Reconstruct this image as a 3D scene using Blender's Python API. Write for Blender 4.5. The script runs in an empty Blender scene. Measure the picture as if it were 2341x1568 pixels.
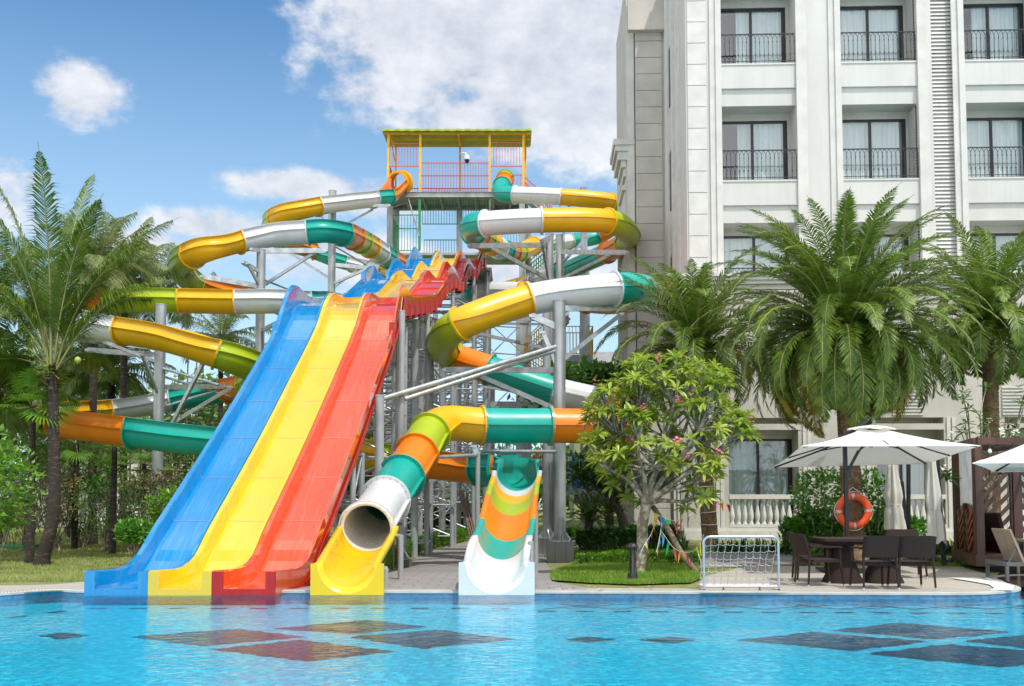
import bpy, math, random
from mathutils import Vector, Matrix, noise
R = math.radians
sc = bpy.context.scene
COL = sc.collection
# ---------------------------------------------------------------- camera
F, CX, PP, H = 2275.0, 1170.0, 991.0, 1.5
TILT = R(3.5)
cd = bpy.data.cameras.new("camera"); cam = bpy.data.objects.new("camera", cd); COL.objects.link(cam)
cam.location = (0, 0, H); cam.rotation_euler = (R(90) + TILT, 0, 0)
cd.sensor_width = 36.0; cd.lens = 35.0; cd.shift_y = 207.0 / 2340.0
cd.clip_end = 3000; cd.clip_start = .1
sc.camera = cam
sc.render.resolution_x = 1024; sc.render.resolution_y = 686
sc.view_settings.view_transform = 'Standard'; sc.view_settings.look = 'None'
sc.view_settings.exposure = 0.38; sc.view_settings.gamma = 1
sc.cycles.use_denoising = True
sc.cycles.max_bounces = 8; sc.cycles.transparent_max_bounces = 16
sc.cycles.caustics_reflective = False; sc.cycles.caustics_refractive = False
_cp, _sp = math.cos(TILT), math.sin(TILT)

def ray(px, py):
    u = (px - CX) / F; v = (PP - py) / F
    return u, _cp - v * _sp, _sp + v * _cp
def P(px, py, D):
    """point at world depth Y = D seen at a place of the photograph"""
    u, dy, dz = ray(px, py); t = D / dy
    return Vector((u * t, D, H + dz * t))
def sm(a, b, x):
    t = min(1, max(0, (x - a) / (b - a))); return t * t * (3 - 2 * t)
def gz(x, y):
    return -.35 * sm(17.5, 27, y) * (1 - sm(1.5, 3.5, x))
def G(px, py, z=None):
    u, dy, dz = ray(px, py); zz = 0 if z is None else z
    for _ in range(12):
        t = (zz - H) / dz
        if z is None: zz = gz(u * t, dy * t)
    return Vector((u * t, dy * t, zz))
def GD(px, D):
    """ground point at image column px and depth D"""
    x = (px - CX) / F * D
    return Vector((x, D, gz(x, D)))

# ---------------------------------------------------------------- sun and sky
SUN_EL, SUN_AZ = R(60), R(148)      # azimuth clockwise from +Y: behind the camera, to the right
sd = Vector((math.sin(SUN_AZ) * math.cos(SUN_EL), math.cos(SUN_AZ) * math.cos(SUN_EL), math.sin(SUN_EL)))
ld = bpy.data.lights.new("sun", 'SUN'); ld.energy = 2.55; ld.angle = R(.9); ld.color = (1, .955, .89)
lo = bpy.data.objects.new("sun", ld); COL.objects.link(lo); lo.location = (20, -20, 40)
lo.rotation_euler = (-sd).to_track_quat('-Z', 'Y').to_euler()

class NT:
    def __init__(s, tree): s.t = tree; s.n = tree.nodes; s.l = tree.links
    def new(s, kind, **kw):
        n = s.n.new(kind)
        for k, v in kw.items(): setattr(n, k, v)
        return n
    def put(s, sock, v):
        if isinstance(v, bpy.types.NodeSocket): s.l.new(v, sock)
        elif v is not None: sock.default_value = v
    def math(s, op, a, b=None, c=None, clamp=False):
        n = s.new('ShaderNodeMath', operation=op, use_clamp=clamp)
        for i, v in enumerate((a, b, c)): s.put(n.inputs[i], v)
        return n.outputs[0]
    def mix(s, f, a, b, mode='MIX'):
        n = s.new('ShaderNodeMix', data_type='RGBA', blend_type=mode)
        s.put(n.inputs[0], f); s.put(n.inputs[6], a); s.put(n.inputs[7], b); return n.outputs[2]
    def noise(s, vec, scale, detail=3, rough=.5, dist=0):
        n = s.new('ShaderNodeTexNoise'); s.put(n.inputs['Vector'], vec)
        n.inputs['Scale'].default_value = scale; n.inputs['Detail'].default_value = detail
        n.inputs['Roughness'].default_value = rough; n.inputs['Distortion'].default_value = dist
        return n.outputs[0]
    def rng(s, v, a, b, c=0, d=1, smooth=False):
        n = s.new('ShaderNodeMapRange', interpolation_type='SMOOTHSTEP' if smooth else 'LINEAR')
        s.put(n.inputs[0], v)
        for i, q in zip((1, 2, 3, 4), (a, b, c, d)): n.inputs[i].default_value = q
        return n.outputs[0]
    def mapping(s, vec, scale=(1, 1, 1), loc=(0, 0, 0), rot=(0, 0, 0)):
        n = s.new('ShaderNodeMapping'); s.put(n.inputs[0], vec)
        n.inputs[1].default_value = loc; n.inputs[2].default_value = rot; n.inputs[3].default_value = scale
        return n.outputs[0]
    def bump(s, h, strength=.3, dist=.02, normal=None):
        n = s.new('ShaderNodeBump'); s.put(n.inputs['Height'], h)
        n.inputs['Strength'].default_value = strength; n.inputs['Distance'].default_value = dist
        s.put(n.inputs['Normal'], normal); return n.outputs[0]

w = bpy.data.worlds.new("World"); sc.world = w; w.use_nodes = True
T = NT(w.node_tree); T.n.clear()
wo = T.new('ShaderNodeOutputWorld'); bg = T.new('ShaderNodeBackground'); T.l.new(bg.outputs[0], wo.inputs[0])
sky = T.new('ShaderNodeTexSky', sky_type='NISHITA', sun_disc=False, sun_elevation=SUN_EL, sun_rotation=SUN_AZ,
            air_density=1.0, dust_density=.6, ozone_density=1.6)
skyc = T.mix(1.0, sky.outputs[0], (.84, .98, 1.12, 1), 'MULTIPLY')
tc = T.new('ShaderNodeTexCoord').outputs['Generated']
sx = T.new('ShaderNodeSeparateXYZ'); T.l.new(tc, sx.inputs[0])
el = T.math('ARCSINE', sx.outputs[2]); az = T.math('ARCTAN2', sx.outputs[0], sx.outputs[1])
wn = T.new('ShaderNodeTexNoise'); T.put(wn.inputs['Vector'], tc); wn.inputs['Scale'].default_value = 9; wn.inputs['Detail'].default_value = 7
wn.inputs['Roughness'].default_value = .58
n1 = wn.outputs[0]
n2 = T.noise(T.mapping(tc, (1, 1, 1.6)), 24, 8, .62)
def blob(px, py, rx, ry, k):
    v = P(px, py, 100) - Vector((0, 0, H)); v.normalize()
    a0, e0 = math.atan2(v.x, v.y), math.asin(v.z)
    da = T.math('MULTIPLY', T.math('SUBTRACT', az, a0), F / rx)
    de = T.math('MULTIPLY', T.math('SUBTRACT', el, e0), F / ry)
    q = T.math('ADD', T.math('MULTIPLY', da, da), T.math('MULTIPLY', de, de))
    return T.math('MULTIPLY', T.math('EXPONENT', T.math('MULTIPLY', q, -1.0)), k)
tot = None
for b in ((185, 215, 125, 78, .98), (290, 232, 60, 34, .5), (1130, 50, 470, 190, 1.35), (1380, 190, 420, 190, 1.35), (930, 205, 270, 80, .9), (900, 40, 260, 110, .95), (860, 190, 210, 60, .75),
          (1120, 270, 420, 75, .95), (1500, 120, 300, 200, 1.0), (700, 115, 70, 38, .66), (690, 425, 250, 48, 1.0), (860, 450, 210, 80, .85), (480, 515, 170, 48, 1.0),
          (640, 560, 330, 60, .95), (330, 560, 260, 60, .8), (15, 440, 150, 140, .75), (1330, 350, 170, 60, .55), (1000, 620, 700, 90, .9)):
    q = blob(*b); tot = q if tot is None else T.math('MAXIMUM', tot, q)
# unseen cloud cover added outside the view for ambient light and reflections
away = T.math('MULTIPLY', T.rng(T.noise(tc, 2.6, 6, .6), .36, .56), T.rng(sx.outputs[1], .55, .2))
edge = T.math('ADD', T.math('MULTIPLY', T.math('SUBTRACT', n1, .5), 1.35), T.math('MULTIPLY', T.math('SUBTRACT', n2, .5), 1.0))
mask = T.rng(T.math('ADD', tot, edge), .38, .86, 0, 1, True)
mask = T.math('MAXIMUM', T.math('MULTIPLY', mask, T.rng(tot, .08, .3)), away)
shade = T.rng(T.math('ADD', T.math('MULTIPLY', n1, 1.0), T.math('MULTIPLY', n2, .8)), .72, 1.12)
cloudc = T.mix(shade, (.50, .53, .60, 1), (.76, .775, .81, 1))
skyl = T.mix(1.0, skyc, (.027, .082, .106, 1), 'MULTIPLY')
hz = T.math('POWER', T.rng(el, R(34), R(4), 0, 1), 1.5)
skyl = T.mix(hz, skyl, (.56, .76, .90, 1))
# unseen clouds behind and above the camera are brightened to add fill light
bright = T.math('MULTIPLY', away, .75)
cloudc = T.mix(bright, cloudc, (1.75, 1.69, 1.60, 1))
fin = T.mix(T.math('MULTIPLY', mask, .93), skyl, cloudc)
T.l.new(fin, bg.inputs[0]); bg.inputs[1].default_value = 1.0

# ---------------------------------------------------------------- mesh helpers
def wloc(o):
    v = Vector((0, 0, 0))
    while o: v = v + o.location; o = o.parent
    return v
class MB:
    def __init__(s): s.v = []; s.f = []; s.m = []; s.sm = []
    def add(s, vs, fs, m=0, smooth=False):
        b = len(s.v); s.v += [tuple(v) for v in vs]
        for f in fs: s.f.append([i + b for i in f]); s.m.append(m); s.sm.append(smooth)
    def build(s, name, mats, parent=None, tag=None, local=False):
        me = bpy.data.meshes.new(name)
        if parent is not None: off = Vector((0, 0, 0)) if local else wloc(parent)
        elif local: off = Vector((0, 0, 0))
        else:
            xs = [v[0] for v in s.v]; ys = [v[1] for v in s.v]; zs = [v[2] for v in s.v]
            off = Vector(((min(xs) + max(xs)) / 2, (min(ys) + max(ys)) / 2, min(zs)))
        ox, oy, oz = off
        me.from_pydata([(a - ox, b - oy, c - oz) for a, b, c in s.v], [], s.f)
        if not isinstance(mats, (list, tuple)): mats = [mats]
        for m in mats: me.materials.append(m)
        me.polygons.foreach_set('material_index', s.m); me.polygons.foreach_set('use_smooth', s.sm)
        me.update()
        o = bpy.data.objects.new(name, me); COL.objects.link(o)
        if parent is not None: o.parent = parent
        elif not local: o.location = off
        if tag: settag(o, *tag)
        return o
    # -- shapes
    def box(s, c, d, rz=0, m=0, rx=0, ry=0):
        M3 = Matrix.Rotation(rz, 3, 'Z') @ Matrix.Rotation(ry, 3, 'Y') @ Matrix.Rotation(rx, 3, 'X')
        c = Vector(c); vs = [c + M3 @ Vector((x * d[0] / 2, y * d[1] / 2, z * d[2] / 2)) for z in (-1, 1) for y in (-1, 1) for x in (-1, 1)]
        s.add(vs, [(0, 2, 3, 1), (4, 5, 7, 6), (0, 1, 5, 4), (2, 6, 7, 3), (0, 4, 6, 2), (1, 3, 7, 5)], m)
    def bb(s, x0, x1, y0, y1, z0, z1, m=0):
        s.box(((x0 + x1) / 2, (y0 + y1) / 2, (z0 + z1) / 2), (x1 - x0, y1 - y0, z1 - z0), 0, m)
    def beam(s, p, q, w, h=None, m=0):
        p = Vector(p); q = Vector(q); h = h or w; t = (q - p).normalized()
        a = t.cross(Vector((0, 0, 1)))
        a = a.normalized() if a.length > .05 else Vector((1, 0, 0))
        b = a.cross(t).normalized()
        vs = [e + a * (i * w / 2) + b * (j * h / 2) for e in (p, q) for i, j in ((-1, -1), (1, -1), (1, 1), (-1, 1))]
        s.add(vs, [(0, 3, 2, 1), (4, 5, 6, 7), (0, 1, 5, 4), (1, 2, 6, 5), (2, 3, 7, 6), (3, 0, 4, 7)], m)
    def ibeam(s, p, q, w, h, t=.02, m=0):
        p = Vector(p); q = Vector(q); d = (q - p).normalized(); a = d.cross(Vector((0, 0, 1)))
        a = a.normalized() if a.length > .05 else Vector((1, 0, 0)); b = a.cross(d).normalized()
        s.beam(p, q, t, h - 2 * t, m)
        for k in (-1, 1): s.beam(p + b * k * (h / 2 - t / 2), q + b * k * (h / 2 - t / 2), w, t, m)
    def rings(s, rings, closed=True, caps=False, m=0, smooth=True, loop=False):
        n = len(rings[0]); vs = [v for r in rings for v in r]; fs = []
        k = len(rings)
        for i in range(k if loop else k - 1):
            a = i * n; b = ((i + 1) % k) * n
            for j in range(n if closed else n - 1):
                j2 = (j + 1) % n; fs.append((a + j, a + j2, b + j2, b + j))
        s.add(vs, fs, m, smooth)
        if caps:
            s.add(rings[0], [tuple(range(n))[::-1]], m); s.add(rings[-1], [tuple(range(n))], m)
    def tube(s, pts, r, n=8, m=0, caps=True, smooth=True):
        pts = [Vector(p) for p in pts]; rs = r if isinstance(r, (list, tuple)) else [r] * len(pts); rr = []
        a = None
        for i, p in enumerate(pts):
            t = (pts[min(i + 1, len(pts) - 1)] - pts[max(i - 1, 0)]).normalized()
            if a is None:
                a = t.cross(Vector((0, 0, 1)))
                if a.length < .1: a = t.cross(Vector((0, 1, 0)))
            a = (a - t * a.dot(t)).normalized(); b = t.cross(a)
            rr.append([p + (a * math.cos(2 * math.pi * k / n) + b * math.sin(2 * math.pi * k / n)) * rs[i] for k in range(n)])
        s.rings(rr, True, caps, m, smooth)
    def lathe(s, c, prof, n=16, m=0, smooth=True, caps=True):
        c = Vector(c); s.rings([[c + Vector((r * math.cos(2 * math.pi * k / n), r * math.sin(2 * math.pi * k / n), z)) for k in range(n)] for r, z in prof], True, caps, m, smooth)
    def sheet(s, rows, m=0, smooth=True, thick=0):
        s.rings(rows, False, False, m, smooth)

def settag(o, label=None, cat=None, group=None, kind=None):
    for k, v in (('label', label), ('category', cat), ('group', group), ('kind', kind)):
        if v: o[k] = v
    return o
def thing(name, loc, label, cat, group=None, rz=0):
    o = bpy.data.objects.new(name, None); COL.objects.link(o); o.location = loc; o.rotation_euler = (0, 0, rz)
    return settag(o, label, cat, group)
def kids(o): return [c for c in list(COL.objects) if c.parent == o]
def copy_tree(o, parent=None):
    c = o.copy(); COL.objects.link(c)
    if parent is not None: c.parent = parent
    for ch in kids(o): copy_tree(ch, c)
    return c
def smooth_path(pts, per=8):
    """Catmull-Rom (centripetal) through the points; returns points and index of every control point"""
    P_ = [Vector(p) for p in pts]; P_ = [P_[0] * 2 - P_[1]] + P_ + [P_[-1] * 2 - P_[-2]]
    out = []; idx = []
    for i in range(1, len(P_) - 2):
        p0, p1, p2, p3 = P_[i - 1:i + 3]
        t0 = 0; t1 = t0 + max(1e-4, (p1 - p0).length) ** .5; t2 = t1 + max(1e-4, (p2 - p1).length) ** .5; t3 = t2 + max(1e-4, (p3 - p2).length) ** .5
        idx.append(len(out))
        k = max(2, per)
        for j in range(k):
            t = t1 + (t2 - t1) * j / k
            a1 = p0 * ((t1 - t) / (t1 - t0)) + p1 * ((t - t0) / (t1 - t0)); a2 = p1 * ((t2 - t) / (t2 - t1)) + p2 * ((t - t1) / (t2 - t1))
            a3 = p2 * ((t3 - t) / (t3 - t2)) + p3 * ((t - t2) / (t3 - t2))
            b1 = a1 * ((t2 - t) / (t2 - t0)) + a2 * ((t - t0) / (t2 - t0)); b2 = a2 * ((t3 - t) / (t3 - t1)) + a3 * ((t - t1) / (t3 - t1))
            out.append(b1 * ((t2 - t) / (t2 - t1)) + b2 * ((t - t1) / (t2 - t1)))
    idx.append(len(out)); out.append(P_[-2]); return out, idx

# ---------------------------------------------------------------- materials
MAT = {}
def lin(r, g, b):
    f = lambda c: (c / 255 / 12.92) if c / 255 <= .04045 else ((c / 255 + .055) / 1.055) ** 2.4
    return (f(r), f(g), f(b), 1)
def M(name, col, rough=.5, metal=0, var=.12, scale=3, bump=0, bscale=40, bdist=.01, col2=None, stretch=(1, 1, 1), coat=0, lo=.35, hi=.65, sub=0, trans=0, spec=.5, emit=None):
    if name in MAT: return MAT[name]
    m = bpy.data.materials.new(name); m.use_nodes = True; t = NT(m.node_tree); b = t.n['Principled BSDF']
    c = tuple(col[:3]) + (1,)
    a = tuple(x * (1 - var) for x in c[:3]) + (1,); z = col2 or tuple(min(1, x * (1 + var)) for x in c[:3]) + (1,)
    co = t.mapping(t.new('ShaderNodeTexCoord').outputs['Object'], stretch)
    f = t.rng(t.noise(co, scale, 5, .6), lo, hi)
    t.put(b.inputs['Base Color'], t.mix(f, a if not col2 else c, z))
    b.inputs['Roughness'].default_value = rough; b.inputs['Metallic'].default_value = metal
    b.inputs['Coat Weight'].default_value = coat; b.inputs['Coat Roughness'].default_value = .08
    b.inputs['Specular IOR Level'].default_value = spec
    if bump: t.put(b.inputs['Normal'], t.bump(t.noise(co, bscale, 4, .6), bump, bdist))
    if trans:   # leaf-like translucency
        tr = t.new('ShaderNodeBsdfTranslucent'); t.put(tr.inputs[0], t.mix(f, tuple(x * 1.3 for x in c[:3]) + (1,), tuple(min(1, x * 1.5) for x in z[:3]) + (1,)))
        ad = t.new('ShaderNodeMixShader'); ad.inputs[0].default_value = trans
        t.l.new(b.outputs[0], ad.inputs[1]); t.l.new(tr.outputs[0], ad.inputs[2]); t.l.new(ad.outputs[0], t.n['Material Output'].inputs[0])
    if emit: b.inputs['Emission Color'].default_value = emit[0]; b.inputs['Emission Strength'].default_value = emit[1]
    MAT[name] = m; return m
def plastic(name, c, rough=.36, lane=0):
    """glass-fibre slide gelcoat: glossy, faintly wavy, a little chalky and streaked"""
    m = bpy.data.materials.new(name); m.use_nodes = True; t = NT(m.node_tree); b = t.n['Principled BSDF']
    co = t.new('ShaderNodeTexCoord').outputs['Object']
    f1 = t.rng(t.noise(co, 1.3, 4, .6), .3, .7); f2 = t.rng(t.noise(t.mapping(co, (6, 6, .7)), 3, 5, .65), .52, .75)
    base = t.mix(f1, tuple(x * .88 for x in c[:3]) + (1,), c)
    base = t.mix(t.math('MULTIPLY', f2, .05), base, (.42, .40, .34, 1))
    if lane:      # faded runs and scuffs worn by riders, along the fall of the slide
        f3 = t.rng(t.noise(t.mapping(co, (7, .55, .55)), 2.2, 6, .65), .5, .72)
        base = t.mix(t.math('MULTIPLY', f3, .10), base, (.62, .60, .56, 1))
        f4 = t.rng(t.noise(t.mapping(co, (3, 1.2, 1.2)), 9, 5, .7), .60, .74)
        base = t.mix(t.math('MULTIPLY', f4, .07), base, tuple(x * .35 for x in c[:3]) + (1,))
    t.put(b.inputs['Base Color'], base)
    t.put(b.inputs['Roughness'], t.rng(t.noise(co, 2.5, 3, .6), .3, .75, rough * .8, rough * 1.3))
    b.inputs['Coat Weight'].default_value = 1 if lane else .1; b.inputs['Coat Roughness'].default_value = .06 if lane else .3; b.inputs['Coat IOR'].default_value = 1.75 if lane else 1.5
    t.put(b.inputs['Normal'], t.bump(t.noise(co, 2.2, 3, .5), .25, .012))
    MAT[name] = m; return m
TEAL = plastic('teal_gelcoat', (.005, .40, .32, 1)); YEL = plastic('yellow_gelcoat', (.88, .47, .006, 1)); GRN = plastic('lime_gelcoat', (.42, .53, .012, 1))
ORG = plastic('orange_gelcoat', (.88, .235, .005, 1)); WHT = plastic('white_gelcoat', (.72, .73, .74, 1), .25)
BLU = plastic('blue_gelcoat', (.003, .25, .56, 1), .10, 1); LYEL = plastic('lane_yellow_gelcoat', (.86, .55, .008, 1), .10, 1); RED = plastic('red_gelcoat', (.80, .090, .010, 1), .10, 1)
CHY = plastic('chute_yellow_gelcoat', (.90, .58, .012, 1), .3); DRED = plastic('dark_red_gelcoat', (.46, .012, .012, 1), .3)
SEAM = M('pale_seam', (.62, .62, .55), .5)
BOLT = M('bolt_heads', (.50, .50, .48), .35, .6)
GALV = M('galvanised_steel', (.40, .42, .43), .42, .55, .22, 2.5, .15, 60, .004, stretch=(1, 1, .4))
GALV2 = M('bright_galvanised_steel', (.50, .53, .55), .38, .6, .2, 4, .1, 60, .004)
GREYST = M('grey_painted_steel', (.36, .38, .39), .5, .1, .12, 2)
RUST = M('rusty_scaffold_tube', (.25, .22, .19), .6, .3, .3, 8, .2, 80, .003, col2=(.20, .10, .055, 1))
YST = M('yellow_painted_steel', (.82, .46, .02), .4); RST = M('red_painted_steel', (.58, .10, .06), .45)
GST = M('green_painted_steel', (.03, .28, .09), .45); BST = M('blue_painted_steel', (.01, .13, .42), .45)
CONC = M('concrete', (.25, .25, .24), .85, 0, .25, 3, .5, 40, .01)
DARK = M('black_painted_metal', (.018, .018, .021), .4, 0, .2)
# ================================================================ WATER SLIDES
CM = {'T': TEAL, 'W': WHT, 'Y': YEL, 'G': GRN, 'O': ORG}
CN = {'T': 'teal', 'W': 'white', 'Y': 'yellow', 'G': 'lime green', 'O': 'orange'}
def frames(pts):
    fr = []
    for i, p in enumerate(pts):
        t = (pts[min(i + 1, len(pts) - 1)] - pts[max(i - 1, 0)]).normalized()
        s_ = t.cross(Vector((0, 0, 1))).normalized(); fr.append((p, t, s_, s_.cross(t).normalized()))
    return fr
def resample(spec, default_len=2.1):
    """spec: (px, py, D, colour or None). returns [(colour, frames)]"""
    pts, idx = smooth_path([P(*q[:3]) for q in spec], 14)
    fr = frames(pts); segs = []
    marks = [(idx[i], q[3]) for i, q in enumerate(spec) if q[3]] + [(len(pts) - 1, None)]
    for (a, c), (b, _) in zip(marks, marks[1:]):
        if len(c) > 1:      # several colours share this stretch by length
            L = [0]
            for k in range(a, b): L.append(L[-1] + (pts[k + 1] - pts[k]).length)
            cut = [a]
            for j in range(1, len(c)):
                tgt = L[-1] * j / len(c); cut.append(a + min(range(len(L)), key=lambda k: abs(L[k] - tgt)))
            cut.append(b)
            for j, cc in enumerate(c):
                if cut[j + 1] > cut[j]: segs.append((cc, fr[cut[j]:cut[j + 1] + 1]))
        else: segs.append((c, fr[a:b + 1]))
    return segs
def ringpts(f, r, n=32, a0=0): 
    p, t, s_, u = f
    return [p + (s_ * math.cos(2 * math.pi * k / n + a0) + u * math.sin(2 * math.pi * k / n + a0)) * r for k in range(n)]
def shift(f, d): return (f[0] + f[1] * d, f[1], f[2], f[3])
def flange(mb, f, r0, r1, th, m, bolts=0, bm=1):
    mb.rings([ringpts(shift(f, -th), r0), ringpts(shift(f, -th), r1), ringpts(shift(f, th), r1), ringpts(shift(f, th), r0)], True, False, m, False)
    if bolts:
        for k in range(bolts):
            a = 2 * math.pi * (k + .5) / bolts; p, t, s_, u = f
            d = s_ * math.cos(a) + u * math.sin(a); c = p + d * (r0 + r1) / 2
            mb.tube([c - t * (th + .012), c + t * (th + .012)], .013, 5, bm)
def closed_tube(name, spec, root, r=.45):
    segs = resample(spec); n = len(segs)
    for i, (c, fr) in enumerate(segs):
        mb = MB(); m = CM[c]
        mb.rings([ringpts(f, r) for f in fr], True, False, 0)
        mb.rings([ringpts(f, r - .02) for f in fr][::-1], True, False, 0)
        near = fr[0][0].y < 32
        flange(mb, shift(fr[0], .02), r - .02, r + .075, .018, 0, 22 if near else 0)
        flange(mb, shift(fr[-1], -.02), r - .02, r + .075, .018, 0, 22 if near else 0)
        for sgn in (1, -1):           # horizontal joint flange along both sides
            rr = []
            for f in fr:
                p, t, s_, u = f
                rr.append([p + s_ * sgn * (r - .01) + u * .018, p + s_ * sgn * (r + .055) + u * .018, p + s_ * sgn * (r + .055) - u * .018, p + s_ * sgn * (r - .01) - u * .018])
            mb.rings(rr, True, True, 0, False)
        o = mb.build('tube_section', [m, BOLT], root); o['label'] = CN[c] + ' round tube section'
# profile of the open flume: outer side then back along the inner side (side, up) relative to rim-centre line
def flume_prof(r=.5, wall=.34, lean=.05):
    out = [(-r - .07 + lean * 0 + lean, wall), (-r + lean, wall - .03), (-r, .02), (-r - .05, .015), (-r - .05, -.015), (-r, -.02)]
    N = 12
    out += [(-r * math.cos(math.pi * k / N), -r * math.sin(math.pi * k / N)) for k in range(1, N)]
    out += [(r, -.02), (r + .05, -.015), (r + .05, .015), (r, .02), (r - lean, wall - .03), (r + .07 - lean, wall)]
    q = r - .025
    inn = [(r + .07 - lean, wall + .012), (q - lean, wall + .012), (q, 0)] + [(q * math.cos(math.pi * k / N), -q * math.sin(math.pi * k / N)) for k in range(1, N)] + [(-q, 0), (-q + lean, wall + .012), (-r - .07 + lean, wall + .012)]
    return out + inn
def place(f, prof): 
    p, t, s_, u = f
    return [p + s_ * a + u * b for a, b in prof]
def open_flume(spec, root, prof, rim):
    for c, fr in resample(spec):
        mb = MB()
        mb.rings([place(f, prof) for f in fr], True, True, 0, True)
        # end collars under the belly
        for f, d in ((fr[0], .02), (fr[-1], -.02)):
            N = 14; r0, r1 = .49, .58
            for e in (0,):
                g = shift(f, d); a = [(-math.cos(math.pi * k / N), -math.sin(math.pi * k / N)) for k in range(N + 1)]
                rr = [place(shift(g, z), [(x * q, y * q) for x, y in a]) for z, q in ((-.018, r0), (-.018, r1), (.018, r1), (.018, r0))]
                mb.rings(rr, False, False, 0, False)
            g = shift(f, d); wl = rim
            for sg in (-1, 1):
                mb.rings([place(shift(g, z), [(sg * .49, 0), (sg * .55, 0), (sg * (.55 - .04), wl), (sg * (.49 - .04), wl)]) for z in (-.018, .018)], True, True, 0, False)
        o = mb.build('flume_section', [CM[c]], root); o['label'] = CN[c] + ' open trough section'

# ---- enclosed tube slide (right)
tube = thing('tube_slide', P(797, 1350, 15.4) * 1.0, 'enclosed spiral tube slide winding down on the right to a yellow chute', 'water slide')
tube.location.z = 0
TS = [(1154, 408, 57.2, 'G'), (1152, 414, 56, 'O'), (1147, 424, 55, 'T'), (1146, 441, 53.6, None), (1176, 445, 53, 'W'), (1281, 450, 52.6, 'Y'), (1395, 462, 53, 'G'), (1429, 486, 56, None),
      (1412, 512, 60, 'O'), (1370, 540, 61, 'T'), (1300, 552, 60, 'W'), (1240, 558, 57, None), (1218, 563, 52, 'Y'), (1185, 577, 49.5, 'GOTWYGO'), (1150, 572, 46.3, None), (1112, 551, 43, None), (1082, 533, 40, 'T'), (1081, 515, 37.3, None),
      (1109, 511, 36.4, 'W'), (1237, 504, 36.2, 'Y'), (1388, 506, 37, 'G'), (1428, 524, 38.5, None), (1431, 552, 41.5, 'O'), (1388, 577, 44.5, 'T'), (1285, 622, 50, 'W'), (1215, 645, 54, 'YGO'), (1120, 670, 55, None), (1078, 672, 51, 'T'), (1070, 672, 47, None),
      (1096, 666, 45, 'W'), (1190, 668, 44.5, 'YG'), (1340, 690, 42, 'O'), (1420, 690, 37, None), (1466, 672, 31.5, 'T'), (1462, 661, 29, None), (1405, 660, 28, 'W'), (1212, 685, 28, 'Y'), (1052, 741, 27.4, 'G'), (1012, 778, 29, None),
      (1030, 812, 31.5, 'O'), (1118, 845, 31, 'T'), (1262, 893, 31, 'W'), (1400, 925, 31, 'Y'), (1452, 945, 29.5, 'G'), (1450, 968, 27.4, None), (1415, 973, 26, 'O'), (1257, 973, 25.6, 'T'), (1101, 972, 25.3, 'Y'), (1022, 968, 24.9, None),
      (982, 990, 24, 'G'), (952, 1038, 22.8, 'O'), (918, 1090, 21.5, 'T'), (881, 1143, 20.1, 'W'), (845, 1198, 18.5, None), (838, 1208, 18.2, None)]
closed_tube('tube_slide', TS, tube)
# thick lip of the mouth
fr = resample(TS)[-1][1][-1]
mb = MB(); mb.rings([ringpts(shift(fr, -.05), .452), ringpts(shift(fr, -.03), .495), ringpts(shift(fr, .0), .50), ringpts(shift(fr, .012), .47), ringpts(shift(fr, 0), .43), ringpts(shift(fr, -.05), .428)], True, False, 0, True)
mb.build('mouth_lip', WHT, tube)
# run-out chute with a flat end plate
def chute(parent, rows, m_list, plate_m, name='chute_section'):
    """rows: (D, xc, zrim, r, wall) front to back; m_list colours between rows"""
    N = 14
    def ring(D, xc, zr, r, wl):
        outer = [(-r - .10, 0), (-r - .10, -.10), (-r - .03, -.14)] + [(-(r + .02) * math.cos(math.pi * k / N), -(r + .02) * math.sin(math.pi * k / N)) for k in range(1, N)] + [(r + .03, -.14), (r + .10, -.10), (r + .10, 0)]
        inner = [(r, 0)] + [(r * math.cos(math.pi * k / N), -r * math.sin(math.pi * k / N)) for k in range(1, N)] + [(-r, 0)]
        return [Vector((xc + a, D, zr + b)) for a, b in outer + inner]
    rr = [ring(*q) for q in rows]
    start = 0
    for c, a, b in m_list:
        mb = MB(); mb.rings([rr[k] for k in range(a, b + 1)], True, True, 0, True)
        o = mb.build(name, c, parent)
    # end plate: box round the U
    D, xc, zr, r, wl = rows[0]; z0 = -.035
    arc = [(-r, zr)] + [(-r * math.cos(math.pi * k / N), zr - r * math.sin(math.pi * k / N)) for k in range(1, N)] + [(r, zr)]
    mb = MB()
    fr_ = []; 
    for D_ in (D - .004, D + .05):
        top = [Vector((xc + a, D_, b)) for a, b in arc]; bot = [Vector((xc + (a * (r + .10) / r), D_, z0)) for a, b in arc]
        bot[0] = Vector((xc - r - .10, D_, z0)); fr_.append((top, bot))
    (t0, b0), (t1, b1) = fr_
    cl0 = Vector((xc - r - .10, D - .004, zr)); cr0 = Vector((xc + r + .10, D - .004, zr)); cl1 = cl0 + Vector((0, .054, 0)); cr1 = cr0 + Vector((0, .054, 0))
    f0 = [cl0] + t0 + [cr0]; g0 = [b0[0]] + b0 + [b0[-1]]; f1 = [cl1] + t1 + [cr1]; g1 = [b1[0]] + b1 + [b1[-1]]
    mb.rings([f0, g0], False, False, 0, False); mb.rings([g1, f1], False, False, 0, False); mb.rings([g0, g1], False, False, 0, False)
    mb.rings([f1, f0], False, False, 0, False); mb.add([cl0, cl1, b1[0], b0[0]], [(0, 1, 2, 3)]); mb.add([cr0, cr1, b1[-1], b0[-1]], [(3, 2, 1, 0)])
    return mb.build('end_plate', plate_m, parent)
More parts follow.
